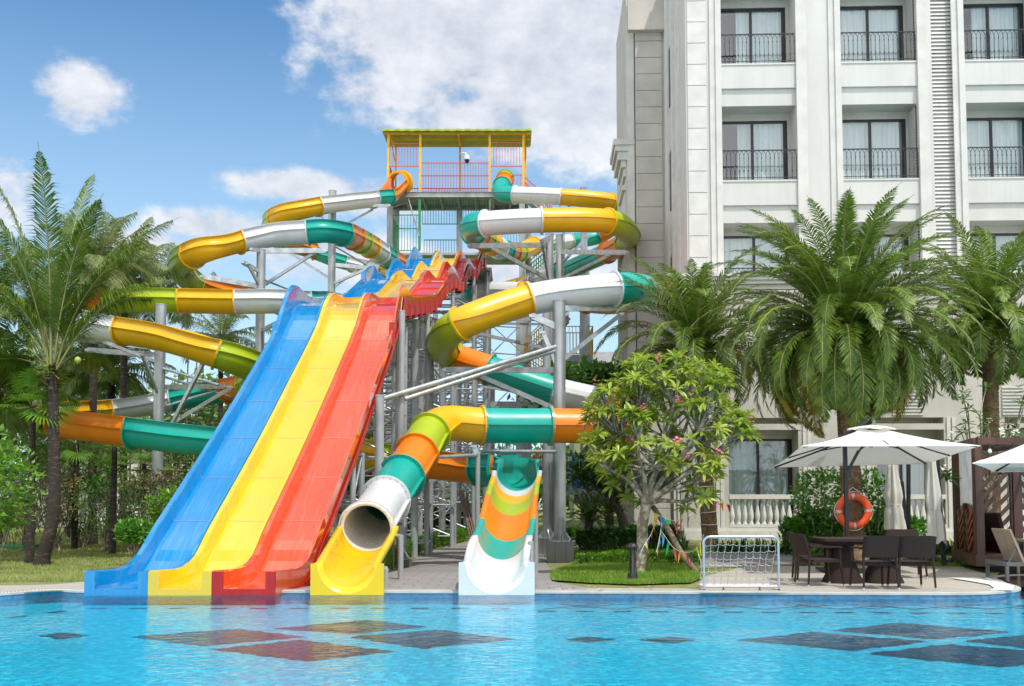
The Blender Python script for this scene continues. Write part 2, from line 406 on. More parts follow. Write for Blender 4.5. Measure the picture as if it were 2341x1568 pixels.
def interp_rows(pts, n):
    """pts: (D,x,zr,r) -> n rows smooth"""
    q, _ = smooth_path([Vector((a[1], a[0], a[2])) for a in pts], 8)
    out = []
    for v in q: 
        rr = None
        for a, b in zip(pts, pts[1:]):
            if a[0] <= v.y <= b[0]: rr = a[3] + (b[3] - a[3]) * (v.y - a[0]) / (b[0] - a[0])
        out.append((v.y, v.x, v.z, rr if rr else pts[-1][3], 0))
    return out
rows = interp_rows([(15.32, -2.52, .445, .39), (15.75, -2.53, .54, .39), (16.5, -2.56, .65, .41), (17.4, -2.60, .78, .44), (18.25, -2.63, .93, .46)], 0)
o = chute(tube, rows, [(CHY, 0, len(rows) - 1)], CHY)

# ---- open flume slide (left) ending in the middle chute
flume = thing('open_flume_slide', Vector((-.24, 15.3, 0)), 'open trough spiral slide looping on the left and ending in a white chute', 'water slide')
prof = flume_prof()
LS = [(915, 418, 57.5, 'O'), (903, 432, 55.5, None), (884, 449, 54, 'T'), (851, 453, 53, 'W'), (790, 460, 51, None), (726, 470, 49.5, 'Y'), (665, 485, 49, None), (634, 498, 50, 'G'), (622, 520, 53, None), (640, 550, 58, 'O'), (720, 575, 61, 'T'), (760, 590, 60.5, None), (805, 602, 60, 'WY'), (880, 615, 58, None),
      (921, 612, 54.5, 'GOTWYGO'), (880, 586, 50, None), (836, 558, 46, None), (800, 540, 42.5, None), (782, 533, 41.2, 'T'), (740, 527, 40.3, None), (704, 530, 40.2, 'W'), (620, 537, 40.2, None), (545, 550, 39.5, 'Y'), (475, 568, 38.5, None), (440, 583, 39, 'G'), (412, 612, 42, None), (440, 645, 46, 'O'), (480, 660, 48, None),
      (560, 676, 50, 'T'), (660, 682, 50.5, None), (760, 688, 47, 'T'), (752, 690, 42.5, None), (712, 686, 39.5, None), (690, 688, 38.6, 'W'), (620, 687, 37.6, None), (541, 688, 37.6, 'Y'), (410, 686, 37.4, 'G'), (300, 684, 37.2, None), (235, 686, 37, 'O'), (165, 690, 36.5, None), (128, 712, 34.8, 'W'), (180, 733, 33.2, None), (283, 752, 32.2, 'Y'), (390, 772, 31.5, None), (498, 806, 31, 'G'), (560, 830, 31.8, None), (592, 858, 34.5, None),
      (570, 880, 38, 'O'), (520, 890, 39.8, 'T'), (395, 912, 40.5, 'W'), (320, 925, 40, None), (232, 935, 38.5, 'Y'), (140, 940, 35.6, 'G'), (88, 948, 32, None), (110, 958, 30.2, None), (140, 962, 29.6, 'O'), (220, 972, 29, None), (305, 983, 28.6, 'T'), (410, 997, 28.4, None), (560, 1012, 28.4, 'W'), (680, 1020, 28.6, 'Y'), (800, 1030, 29, None),
      (868, 1041, 29.2, 'G'), (915, 1048, 29.2, 'O'), (1050, 1063, 28.8, None), (1100, 1068, 28.2, 'T'), (1150, 1068, 27.4, None)]
open_flume(LS, flume, prof, .34)
# last bend and chute, seen from in front
bend = []
pl = P(1150, 1068, 27.4)
q, _ = smooth_path([pl - Vector((.9, -.25, -.02)), pl, Vector((.12, 26.9, 2.17)), Vector((.22, 25.8, 2.11)), Vector((.17, 24.6, 2.08)), Vector((.12, 23.2, 1.98))], 6)
q = q[6:]
mb = MB(); mb.rings([place(f, flume_prof(.48, .28, .03)) for f in frames(q)], True, True, 0, True); mb.build('flume_bend', TEAL, flume)
rows = interp_rows([(15.32, -.235, .465, .41), (15.8, -.235, .54, .41), (16.3, -.20, .73, .41), (17.2, -.14, .86, .41), (18.1, -.09, 1.03, .42), (19.3, -.03, 1.38, .42), (20.4, .02, 1.62, .43), (21.5, .06, 1.80, .44), (22.4, .10, 1.93, .46), (23.1, .12, 2.06, .48)], 0)
L = len(rows) - 1
ks = [0, int(L * .30), int(L * .46), int(L * .62), int(L * .74), int(L * .88), L]
for (a, b), c in zip(zip(ks, ks[1:]), (WHT, TEAL, ORG, GRN, YEL, WHT)):
    pass
chute(flume, rows, [(c, a, b) for (a, b), c in zip(zip(ks, ks[1:]), (WHT, TEAL, ORG, GRN, YEL, WHT))], WHT)
# yellow entry hoop at the head of the flume
f0 = frames([P(918, 412, 58.2), P(905, 428, 56.4)])[0]
mb = MB()
for a, b in ((.48, .62),):
    c = P(917, 418, 57.2)
    for z in (0,):
        tt = Vector((-.35, -.9, -.25)).normalized(); s_ = tt.cross(Vector((0, 0, 1))).normalized(); u = s_.cross(tt)
        f = (c, tt, s_, u)
        flange(mb, f, .55, .72, .12, 0)
        flange(mb, shift(f, .5), .54, .66, .04, 0)
        mb.rings([ringpts(shift(f, .1), .56), ringpts(shift(f, .5), .56)], True, False, 0)
mb.build('entry_hoop', YEL, flume)

# ---- three-lane racing slide
def herm(pts):
    xs = [p[0] for p in pts]; ys = [p[1] for p in pts]; n = len(xs); d = [(ys[i + 1] - ys[i]) / (xs[i + 1] - xs[i]) for i in range(n - 1)]
    m = [d[0]] + [0 if d[i - 1] * d[i] <= 0 else 2 * d[i - 1] * d[i] / (d[i - 1] + d[i]) for i in range(1, n - 1)] + [d[-1]]
    def f(x):
        x = min(max(x, xs[0]), xs[-1])
        for i in range(n - 1):
            if x <= xs[i + 1]: break
        h = xs[i + 1] - xs[i]; t = (x - xs[i]) / h
        return (2 * t**3 - 3 * t * t + 1) * ys[i] + (t**3 - 2 * t * t + t) * h * m[i] + (-2 * t**3 + 3 * t * t) * ys[i + 1] + (t**3 - t * t) * h * m[i + 1]
    return f
zf = herm([(15.3, .045), (16.0, .065), (16.5, .18), (17.2, .66), (19.7, 2.23), (22.0, 3.80), (24.1, 5.28), (25.0, 6.05), (25.6, 6.38), (26.4, 6.55), (30, 7.32), (31, 7.58), (34, 8.82), (35, 9.12), (35.7, 9.2), (36.6, 9.3), (37.2, 9.5), (38.5, 10.25), (39, 10.42), (39.6, 10.46), (40.3, 10.6), (41.7, 11.45), (42.1, 11.6), (43.6, 11.65)])
xf = herm([(15.3, -5.06), (16.5, -4.81), (19.7, -4.60), (24.1, -4.33), (30, -3.95), (35, -3.50), (39, -3.12), (42, -2.72), (43.6, -2.6)])
HF = [(15.3, .30), (16.2, .26), (17.2, .28), (24.0, .30), (24.15, .42), (25.2, .62), (25.8, .5), (27.2, .22), (33.4, .24), (33.6, .42), (34.7, .52), (35.3, .40), (36.6, .22), (37.2, .24), (37.35, .42), (38.7, .48), (39.2, .38), (40.2, .22), (40.6, .24), (40.75, .42), (41.8, .52), (42.3, .42), (43.6, .4)]
hf = herm(HF); hin = herm([(a, b if a < 24.1 else .2 + (b - .2) * .45) for a, b in HF])
race = thing('racing_slide', Vector((-5.06, 15.3, 0)), 'straight three-lane racing slide with blue, yellow and red lanes over humps', 'water slide')
Ds = []; d = 15.3
while d < 43.5: Ds.append(d); d += .22
WL = .965
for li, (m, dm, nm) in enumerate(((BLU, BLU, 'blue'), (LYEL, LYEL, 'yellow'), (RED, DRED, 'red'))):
    mb = MB(); rr = []
    for D in Ds:
        xc = xf(D) + (li - 1) * (WL + .006); z = zf(D); h = hf(D) if li == 0 else hin(D); k = hf(D) if li == 2 else hin(D); w_ = WL / 2
        # outward slope normal (keep profile vertical)
        pr = [(-w_, -.10), (-w_, h - .02), (-w_ + .02, h), (-w_ + .09, h), (-w_ + .105, h - .03), (-w_ + .125, .05), (-w_ + .15, 0), (0, -.006), (w_ - .09, 0), (w_ - .07, .05), (w_ - .05, k - .02), (w_ - .04, k), (w_ - .01, k), (w_, k - .01), (w_, -.10)]
        rr.append([Vector((xc + a, D, z + b)) for a, b in pr])
    mb.rings(rr, True, True, 0, False)
    # faint transverse joints across floor, walls and rims
    D = 16.5; step = 1.28
    while D < 43:
        a, b = D - .005, D + .005; ra = []
        for q in (a, b):
            xc = xf(q) + (li - 1) * (WL + .006); z = zf(q); h = hf(q) if li == 0 else hin(q); k = hf(q) if li == 2 else hin(q); w_ = WL / 2; e = .004
            pr = [(-w_ + .02, h + e), (-w_ + .09, h + e), (-w_ + .108, h - .03), (-w_ + .128, .05 + e), (-w_ + .15, e), (w_ - .09, e), (w_ - .073, .05 + e), (w_ - .053, k - .02), (w_ - .04, k + e), (w_ - .01, k + e)]
            ra.append([Vector((xc + x, q, z + y)) for x, y in pr])
        mb.rings(ra, False, False, 1, False); D += step * (1 if D < 26 else 1.6)
    # thick U end plate at the water
    xc = xf(15.3) + (li - 1) * (WL + .006); w_ = WL / 2
    mb.bb(xc - w_ - .001, xc - w_ + .16, 15.27, 15.34, -.035, .325, 2); mb.bb(xc + w_ - .15, xc + w_ + .001, 15.27, 15.34, -.035, .325, 2); mb.bb(xc - w_ + .16, xc + w_ - .15, 15.272, 15.338, -.035, .06, 2)
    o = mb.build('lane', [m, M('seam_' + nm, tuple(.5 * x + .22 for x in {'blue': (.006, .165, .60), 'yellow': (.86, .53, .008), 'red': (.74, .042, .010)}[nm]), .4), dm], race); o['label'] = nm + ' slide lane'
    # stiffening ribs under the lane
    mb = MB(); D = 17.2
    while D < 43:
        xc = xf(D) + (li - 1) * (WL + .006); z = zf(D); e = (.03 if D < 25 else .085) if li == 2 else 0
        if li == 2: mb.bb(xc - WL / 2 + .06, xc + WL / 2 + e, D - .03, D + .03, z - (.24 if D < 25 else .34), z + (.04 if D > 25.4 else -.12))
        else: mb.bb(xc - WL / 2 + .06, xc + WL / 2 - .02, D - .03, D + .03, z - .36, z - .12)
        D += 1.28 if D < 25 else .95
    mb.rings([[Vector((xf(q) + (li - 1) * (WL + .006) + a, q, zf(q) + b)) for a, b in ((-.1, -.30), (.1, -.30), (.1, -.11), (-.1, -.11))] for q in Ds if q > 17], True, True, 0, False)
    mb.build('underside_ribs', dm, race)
# side skirts of the outer lanes
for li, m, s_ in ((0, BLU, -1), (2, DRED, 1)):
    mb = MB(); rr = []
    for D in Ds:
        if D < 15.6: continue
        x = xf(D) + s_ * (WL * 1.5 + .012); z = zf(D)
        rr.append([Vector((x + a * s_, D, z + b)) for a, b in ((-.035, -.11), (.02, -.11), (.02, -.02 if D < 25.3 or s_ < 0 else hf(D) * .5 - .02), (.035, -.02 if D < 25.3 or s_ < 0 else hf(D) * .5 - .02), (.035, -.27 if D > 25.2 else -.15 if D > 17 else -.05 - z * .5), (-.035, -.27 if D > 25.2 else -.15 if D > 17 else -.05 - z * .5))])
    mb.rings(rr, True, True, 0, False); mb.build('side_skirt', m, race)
# rounded cap at the lower end of every raised side panel
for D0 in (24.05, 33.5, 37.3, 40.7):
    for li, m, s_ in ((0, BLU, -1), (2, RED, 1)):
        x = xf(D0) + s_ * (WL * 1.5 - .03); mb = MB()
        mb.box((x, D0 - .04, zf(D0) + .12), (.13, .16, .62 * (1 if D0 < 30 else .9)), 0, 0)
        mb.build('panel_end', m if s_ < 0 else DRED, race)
# ================================================================ GROUND, POOL
EDGE = [(-400, 1362), (-150, 1361), (0, 1358), (120, 1349), (186, 1351.5), (640, 1352), (1000, 1352.5), (1500, 1354), (2000, 1356.5), (2240, 1356), (2318, 1350), (2330, 1345), (2318, 1339), (2271, 1325), (2310, 1318), (2500, 1316), (2900, 1316), (3400, 1330)]
EP = [G(a, b, 0) for a, b in EDGE]
EPs, _ = smooth_path(EP, 5)
def edge_y(x):
    """nearest shore y of the main straight edge for column x (front-most crossing)"""
    best = None
    for a, b in zip(EPs, EPs[1:]):
        if (a.x - x) * (b.x - x) <= 0 and abs(a.x - b.x) > 1e-6:
            y = a.y + (b.y - a.y) * (x - a.x) / (b.x - a.x); best = y if best is None else min(best, y)
    return best if best is not None else 15.3
# ground sheet beyond the pool: strips following the shore then out to the horizon
def in_pool_tip(x): return False
GRASSM = bpy.data.materials.new('lawn_soil'); GRASSM.use_nodes = True; t = NT(GRASSM.node_tree); b = t.n['Principled BSDF']
co = t.new('ShaderNodeTexCoord').outputs['Object']
c1 = t.mix(t.rng(t.noise(co, 1.1, 6, .7), .35, .65), (.19, .24, .05, 1), (.27, .27, .10, 1)); c1 = t.mix(t.rng(t.noise(co, 4.5, 4, .7), .55, .72), c1, (.32, .25, .15, 1))
t.put(b.inputs['Base Color'], c1); b.inputs['Roughness'].default_value = .95; t.put(b.inputs['Normal'], t.bump(t.noise(co, 30, 5, .7), .8, .04))
def pavers(name, ca, cb, sx_, sy_, mortar, dark=.5, rot=0, bump=.4):
    m = bpy.data.materials.new(name); m.use_nodes = True; t = NT(m.node_tree); b = t.n['Principled BSDF']
    co = t.mapping(t.new('ShaderNodeTexCoord').outputs['Object'], rot=(0, 0, rot))
    br = t.new('ShaderNodeTexBrick'); t.put(br.inputs['Vector'], co)
    br.inputs['Color1'].default_value = ca; br.inputs['Color2'].default_value = cb; br.inputs['Mortar'].default_value = tuple(x * dark for x in ca[:3]) + (1,)
    br.inputs['Scale'].default_value = 1; br.inputs['Mortar Size'].default_value = mortar; br.inputs['Brick Width'].default_value = sx_; br.inputs['Row Height'].default_value = sy_; br.inputs['Mortar Smooth'].default_value = .2
    n = t.rng(t.noise(co, 2.2, 6, .65), .3, .7); n2 = t.rng(t.noise(co, 25, 4, .7), .3, .75)
    c = t.mix(t.math('MULTIPLY', n, .35), br.outputs[0], tuple(x * .72 for x in ca[:3]) + (1,)); c = t.mix(t.math('MULTIPLY', n2, .2), c, tuple(x * .6 for x in ca[:3]) + (1,))
    t.put(b.inputs['Base Color'], c); b.inputs['Roughness'].default_value = .8
    t.put(b.inputs['Normal'], t.bump(t.math('ADD', t.math('MULTIPLY', br.outputs[1], -1), t.math('MULTIPLY', n2, .3)), bump, .01)); MAT[name] = m; return m
DECKM = pavers('deck_paving', (.50, .455, .385, 1), (.44, .40, .34, 1), .6, .15, .008, .62)
PATHM = pavers('grey_path_paving', (.345, .32, .30, 1), (.29, .275, .265, 1), .4, .4, .012, .55)
COPM = M('coping_stone', (.52, .50, .45), .6, 0, .12, 3, .3, 50, .004)
mb = MB(); xs = [-260, -160, -100, -70, -50, -38, -30, -24, -19, -15, -12, -10, -9, -8] + [-7 + .5 * i for i in range(42)] + [15, 17, 20, 25, 32, 45, 70, 110, 180, 260]
ydist = [0, .4, .9, 1.5, 2.2, 3, 4, 5, 6, 7, 8, 9, 10, 11, 12, 14, 17, 21, 27, 36, 50, 80, 140, 280, 600, 1500]
rows = []
for yd in ydist: rows.append([Vector((x, (edge_y(x) if -9 < x < 8 else (15.0 if x < 0 else 17.5)) + yd, gz(x, (edge_y(x) if -9 < x < 8 else 16) + yd))) for x in xs])
mb.rings(rows, False, False, 0, True); mb.build('ground', GRASSM, None, (None, None, None, 'structure'))
def patch(name, pts, z, m, kind='structure', sub=10, thick=.0):
    """flat patch from image outline points laid on the ground"""
    w_ = [G(a, b) if len(p) == 2 else None for p in pts for a, b in [p]]
    mb = MB(); c = sum(w_, Vector()) / len(w_)
    ring = []
    for a, b in zip(w_, w_[1:] + w_[:1]):
        n = max(1, int((b - a).length / .8)); ring += [a + (b - a) * k / n for k in range(n)]
    for r in ring: pass
    N = len(ring); rr = []
    for k in range(sub + 1):
        s_ = k / sub; row = []
        for p in ring:
            v = c + (p - c) * s_; v.z = gz(v.x, v.y) + z; row.append(v)
        rr.append(row)
    mb.rings(rr, True, False, 0, True)
    if thick: mb.rings([rr[-1], [v - Vector((0, 0, thick)) for v in rr[-1]]], True, False, 0, False)
    return mb.build(name, m, None, (None, None, None, kind))
# paved deck strips
rd = [[], []]
def strip(name, x0, x1, off0, off1, z, m, n=60, edgef=edge_y):
    a = []; b = []
    for i in range(n + 1):
        x = x0 + (x1 - x0) * i / n; y = edgef(x)
        a.append(Vector((x, y + off0(x) if callable(off0) else y + off0, z))); yy = y + (off1(x) if callable(off1) else off1)
        b.append(Vector((x, yy, gz(x, yy) + z)))
    mb = MB(); mb.rings([a, b], False, False, 0, False); return mb.build(name, m, None, (None, None, None, 'structure'))
strip('pool_deck', -8.9, -3.5, .0, 1.55, .006, DECKM)
strip('pool_deck', 1.0, 7.9, .0, .62, .006, DECKM)
patch('pool_deck', [(1600, 1356), (1600, 1332), (1610, 1318), (1700, 1296), (1900, 1293), (2100, 1292), (2200, 1296), (2271, 1320), (2318, 1341), (2310, 1350), (2240, 1355), (2000, 1356)], .010, DECKM, sub=4)
patch('garden_path', [(640, 1351), (860, 1320), (905, 1306), (1262, 1306), (1262, 1330), (1340, 1345), (1340, 1353)], .012, PATHM, sub=4)
patch('garden_path', [(905, 1306), (962, 1260), (1240, 1260), (1262, 1306)], .014, PATHM, sub=4)
patch('garden_path', [(975, 1261), (1075, 1238), (1330, 1228), (1330, 1240), (1250, 1261)], .016, PATHM, sub=4)
patch('far_path', [(1600, 1262), (1820, 1262), (1860, 1292), (1600, 1300)], .014, PATHM, sub=3)
# coping: low stone lip with slotted white overflow grating
mb = MB(); mg = MB(); rr = []; gr = []
fe = frames(EPs)
for i, (p, tt, s_, u) in enumerate(fe):
    n_ = -s_ if s_.y < 0 else s_
    nn = Vector((-tt.y, tt.x, 0)).normalized()
    rr.append([p + nn * a + Vector((0, 0, b)) for a, b in ((-.02, -.02), (-.02, .012), (.0, .018), (.05, .018), (.05, 0))])
    gr.append([p + nn * a + Vector((0, 0, b)) for a, b in ((.05, .016), (.05, .026), (.15, .026), (.15, .0))])
mb.rings(rr, False, False, 0, False); mb.build('pool_coping', COPM, None, (None, None, None, 'structure'))
GRATE = bpy.data.materials.new('overflow_grate'); GRATE.use_nodes = True; t = NT(GRATE.node_tree); b = t.n['Principled BSDF']
co = t.new('ShaderNodeTexCoord').outputs['Object']; wv = t.new('ShaderNodeTexWave', bands_direction='X'); t.put(wv.inputs[0], co); wv.inputs['Scale'].default_value = 9
t.put(b.inputs['Base Color'], t.mix(t.rng(wv.outputs[1], .35, .6), (.16, .16, .15, 1), (.66, .65, .60, 1))); MAT['g'] = GRATE
mg.rings(gr, False, False, 0, False); mg.build('overflow_channel', GRATE, None, (None, None, None, 'structure'))
# pool water, walls and mosaic floor
ZW, ZF = -.03, -.19
TILE = bpy.data.materials.new('pool_tile'); TILE.use_nodes = True; t = NT(TILE.node_tree); b = t.n['Principled BSDF']
co = t.new('ShaderNodeTexCoord').outputs['Object']
def tesserae(t, size, ca, cb, cc, joint):
    # glass mosaic with pale joints; tile-by-tile blues paint in the water's light speckle
    sn = t.new('ShaderNodeVectorMath', operation='SNAP'); t.put(sn.inputs[0], co); sn.inputs[1].default_value = (size, size, size)
    wn_ = t.new('ShaderNodeTexWhiteNoise', noise_dimensions='2D'); t.l.new(sn.outputs[0], wn_.inputs[0]); r_ = wn_.outputs['Value']
    c = t.mix(t.rng(r_, 0, .7), ca, cb); c = t.mix(t.rng(r_, .72, .95), c, cc)
    br = t.new('ShaderNodeTexBrick'); t.put(br.inputs['Vector'], co); br.offset = 0; br.inputs['Scale'].default_value = 1; br.inputs['Brick Width'].default_value = size; br.inputs['Row Height'].default_value = size; br.inputs['Mortar Size'].default_value = size * .05
    # panels of twelve tesserae show a fainter sheet joint
    b2 = t.new('ShaderNodeTexBrick'); t.put(b2.inputs['Vector'], co); b2.offset = 0; b2.inputs['Scale'].default_value = 1; b2.inputs['Brick Width'].default_value = size * 8; b2.inputs['Row Height'].default_value = size * 8; b2.inputs['Mortar Size'].default_value = .012
    f = t.math('MAXIMUM', t.math('MULTIPLY', br.outputs[1], .5), t.math('MULTIPLY', b2.outputs[1], .55))
    return t.mix(f, c, joint)
base_ = tesserae(t, .06, (.004, .36, .60, 1), (.012, .55, .76, 1), (.12, .78, .90, 1), (.22, .66, .80, 1))
t.put(b.inputs['Base Color'], t.mix(t.rng(t.noise(co, .5, 4, .6), .35, .7, 0, .35), base_, (.008, .48, .74, 1))); b.inputs['Roughness'].default_value = .4
DTILE = bpy.data.materials.new('navy_mosaic'); DTILE.use_nodes = True; t = NT(DTILE.node_tree); b = t.n['Principled BSDF']; co = t.new('ShaderNodeTexCoord').outputs['Object']
t.put(b.inputs['Base Color'], tesserae(t, .06, (.004, .008, .035, 1), (.012, .022, .075, 1), (.03, .08, .20, 1), (.05, .09, .16, 1))); b.inputs['Roughness'].default_value = .4
WALLT = M('deep_blue_wall_tile', (.02, .30, .54), .35, 0, .3, 12)
def far_y(x):
    b_ = [a.y + (b.y - a.y) * (x - a.x) / (b.x - a.x) for a, b in zip(EPs, EPs[1:]) if (a.x - x) * (b.x - x) <= 0 and abs(a.x - b.x) > 1e-6]
    return (max(b_) if b_ else (EPs[0].y if x < 0 else EPs[-1].y))
wx = [-40, -20, -12] + [-9.5 + .25 * i for i in range(90)] + [14, 18, 24, 40]
def shore_sheet(z, off, y0): return [[Vector((x, y0, z)) for x in wx], [Vector((x, far_y(x) + off, z)) for x in wx]]
mb = MB(); mb.rings(shore_sheet(ZF, .12, -4), False, False, 0, False); mb.build('pool_floor', TILE, None, (None, None, None, 'structure'))
mb = MB(); mb.rings([[p + Vector((0, .0, -.02)) for p in EPs], [p + Vector((0, .0, ZF)) for p in EPs]], False, False, 0, False)
mb.build('pool_wall', WALLT, None, (None, None, None, 'structure'))
WATER = bpy.data.materials.new('pool_water'); WATER.use_nodes = True; t = NT(WATER.node_tree); t.n.clear()
out = t.new('ShaderNodeOutputMaterial'); tr = t.new('ShaderNodeBsdfTransparent'); tr.inputs[0].default_value = (.40, .94, .985, 1)
gl = t.new('ShaderNodeBsdfGlossy'); gl.inputs['Roughness'].default_value = .02; gl.inputs[0].default_value = (1, 1, 1, 1)
co = t.new('ShaderNodeTexCoord').outputs['Object']
h = t.math('ADD', t.math('MULTIPLY', t.noise(t.mapping(co, (1, 1.0, 1)), 1.6, 2, .5), .7), t.math('ADD', t.math('MULTIPLY', t.noise(t.mapping(co, (1, 1.3, 1)), 7, 3, .6), .45), t.math('MULTIPLY', t.noise(t.mapping(co, (1, .5, 1)), 10, 3, .6), .30)))
nb = t.bump(h, 1.0, .030); t.put(gl.inputs['Normal'], nb)
fr_ = t.new('ShaderNodeFresnel'); fr_.inputs[0].default_value = 1.33; t.put(fr_.inputs[1], nb)
ms = t.new('ShaderNodeMixShader'); t.put(ms.inputs[0], t.math('MULTIPLY', fr_.outputs[0], .74, clamp=True)); t.l.new(tr.outputs[0], ms.inputs[1]); t.l.new(gl.outputs[0], ms.inputs[2]); t.l.new(ms.outputs[0], out.inputs[0])
mb = MB(); mb.rings(shore_sheet(ZW, .02, -3.5), False, False, 0, False)
mb.build('pool_water', WATER, None, (None, None, None, 'structure'))
def mosaic(corners, z=ZF + .006):
    """tile diamond set into the floor, outline stepped like tesserae and wobbled to imitate refraction"""
    p = [G(a, b, ZF) for a, b in corners]; mb = MB()
    out_ = []
    for a, b in zip(p, p[1:] + p[:1]):
        n = max(2, int((b - a).length / .05))
        for k in range(n):
            v = a + (b - a) * k / n; out_.append(Vector((round(v.x / .05) * .05 + noise.noise(v * 7.3) * .03, round(v.y / .05) * .05 + noise.noise(v * 6.1 + Vector((9, 0, 0))) * .06, z)))  # noise shapes wavy edges, standing in for refraction by ripples
    c = sum(p, Vector()) / len(p); c.z = z
    mb.add([c] + out_, [(0, i + 1, (i + 1) % len(out_) + 1) for i in range(len(out_))], 0)
    mb.build('floor_mosaic', DTILE, None, (None, None, None, 'structure'))
for cs in ([(630, 1437), (840, 1417), (975, 1433), (800, 1450)], [(300, 1456), (540, 1438), (700, 1456), (460, 1477)], [(485, 1484), (690, 1463), (900, 1490), (700, 1512)], [(800, 1456), (1000, 1440), (1180, 1462), (960, 1483)],
           [(85, 1454), (140, 1447), (205, 1453), (140, 1461)], [(1285, 1462), (1345, 1456), (1410, 1462), (1345, 1470)], [(1460, 1463), (1530, 1456), (1595, 1463), (1530, 1471)],
           [(1685, 1464), (1860, 1445), (2120, 1467), (1950, 1488)], [(1900, 1441), (2060, 1424), (2310, 1445), (2130, 1462)], [(1975, 1495), (2170, 1473), (2500, 1500), (2290, 1526)], [(2200, 1466), (2340, 1452), (2560, 1470), (2400, 1488)]):
    mosaic(cs)
def line_mosaic(pts, w_=.06):
    q = [G(a, b, ZF) for a, b in pts]; mb = MB()
    for a, b in zip(q, q[1:]):
        d = (b - a).normalized(); n_ = Vector((-d.y, d.x, 0)) * w_ / 2; u = Vector((0, 0, .006)); mb.add([a - n_ + u, b - n_ + u, b + n_ + u, a + n_ + u], [(0, 1, 2, 3)])
    mb.build('floor_mosaic', DTILE, None, (None, None, None, 'structure'))
for x in range(1230, 2400, 85): line_mosaic([(x, 1397.5 + (x - 1230) * .005), (x + 42, 1397.5 + (x - 1230) * .005)], .12)
for x in range(20, 1200, 92): line_mosaic([(x, 1391 + max(0, 200 - x) * .12), (x + 40, 1391 + max(0, 160 - x) * .12)], .12)
for x in range(1240, 2300, 170):
    line_mosaic([(x, 1393), (x + 170, 1378)], .05); line_mosaic([(x, 1378), (x + 170, 1393)], .05)
    line_mosaic([(x + 60, 1392), (x + 230, 1376)], .04)
mb = MB(); mb.bb(-40, 40, -9, -3.5, ZF, .02); mb.build('rear_pool_deck', DECKM, None, (None, None, None, 'structure'))
# ================================================================ STEEL STRUCTURE
def post(px, D, ytop, r, arms=(), label='', ybot=None, m=GALV, group=None, footing=None, name='steel_column'):
    g = GD(px, D); top = P(px, ytop, D); x = top.x; g = Vector((x, D, gz(x, D)))
    t_ = thing(name, g, label, 'steel column', group)
    mb = MB(); zt = top.z; mb.tube([(x, D, g.z), (x, D, zt)], r, 20); 
    mb.tube([(x, D, zt - .02), (x, D, zt + .02)], r * 1.06, 20); mb.build('shaft', m, t_)
    if footing:
        mb = MB(); w_, h_ = footing; mb.box((x, D, g.z + h_ / 2), (w_, w_, h_)); mb.build('footing', BLOCK, t_)
        mb = MB(); mb.box((x, D, g.z + h_ + .02), (w_ * .75, w_ * .75, .035))
        for k in range(8):
            a = k * math.pi / 4 + .2; c, s_ = math.cos(a), math.sin(a)
            v = Vector((x, D, g.z + h_ + .035)); p1 = v + Vector((c, s_, 0)) * (r * .95); p2 = v + Vector((c, s_, 0)) * (r + .16); n_ = Vector((-s_, c, 0)) * .008
            mb.add([p1 - n_, p2 - n_, p1 - n_ + Vector((0, 0, .25)), p1 + n_, p2 + n_, p1 + n_ + Vector((0, 0, .25))], [(0, 1, 2), (5, 4, 3), (1, 4, 5, 2)])
        mb.build('base_plate', GALV2, t_)
    for a in arms:
        p = P(*a[0]); q = P(*a[1]); mb = MB(); sz = a[2] if len(a) > 2 else .16
        if a[0][2] == D: p = Vector((x, D, p.z))
        if len(a) > 3: mb.tube([p, q], sz / 2, 12)
        elif sz > .1:
            mb.beam(p, q, .09, sz)
            mb.box(q, (.14, .14, sz * .5))
        else: mb.tube([p, q], sz / 2, 8)
        mb.build('bracket_arm' if sz > .1 else 'brace', GALV2, t_)
    return t_
BLOCK = pavers('concrete_block', (.27, .265, .26, 1), (.24, .24, .235, 1), .3, .25, .012, .5)
LB = 'thick galvanised column with bracket arms '
post(368, 35, 697, .19, (((368, 795, 35), (160, 772, 33), .2), ((368, 812, 35), (200, 800, 34.5), .18), ((368, 830, 35), (232, 780, 33.5), .11), ((368, 905, 35), (325, 812, 33.5), .11), ((368, 885, 35), (512, 883, 38), .18), ((372, 985, 35), (530, 885, 37), .11),
                         ((385, 755, 35), (600, 845, 33), .1), ((382, 840, 35), (500, 880, 34), .1), ((395, 965, 32), (463, 832, 31.3), .12)), LB + 'left of the blue lane below the yellow trough', 1190)
post(597, 39.5, 572, .18, (((597, 572, 39.5), (575, 570, 38.6), .16), ((597, 622, 39.5), (555, 600, 38.6), .16), ((597, 658, 39.5), (566, 603, 38.6), .11), ((597, 655, 39.5), (462, 632, 38.2), .2), ((597, 573, 39.5), (745, 573, 39.6), .2),
                           ((606, 650, 40), (715, 580, 39.7), .12), ((597, 757, 39.5), (640, 735, 38), .16)), LB + 'under the white and yellow trough above the blue lane', 1180)
post(760, 51.5, 437, .2, (((760, 540, 51.5), (736, 500, 49.5), .2), ((760, 480, 51.5), (722, 492, 49.6), .18), ((770, 470, 51.5), (890, 470, 53), .16), ((765, 530, 51.5), (850, 480, 53), .12), ((740, 640, 51.5), (650, 570, 55), .12), ((765, 605, 51.5), (862, 614, 52), .2),
                          ((765, 650, 51.5), (850, 610, 50), .13)), LB + 'whose open top stands above the highest white trough', 1170)
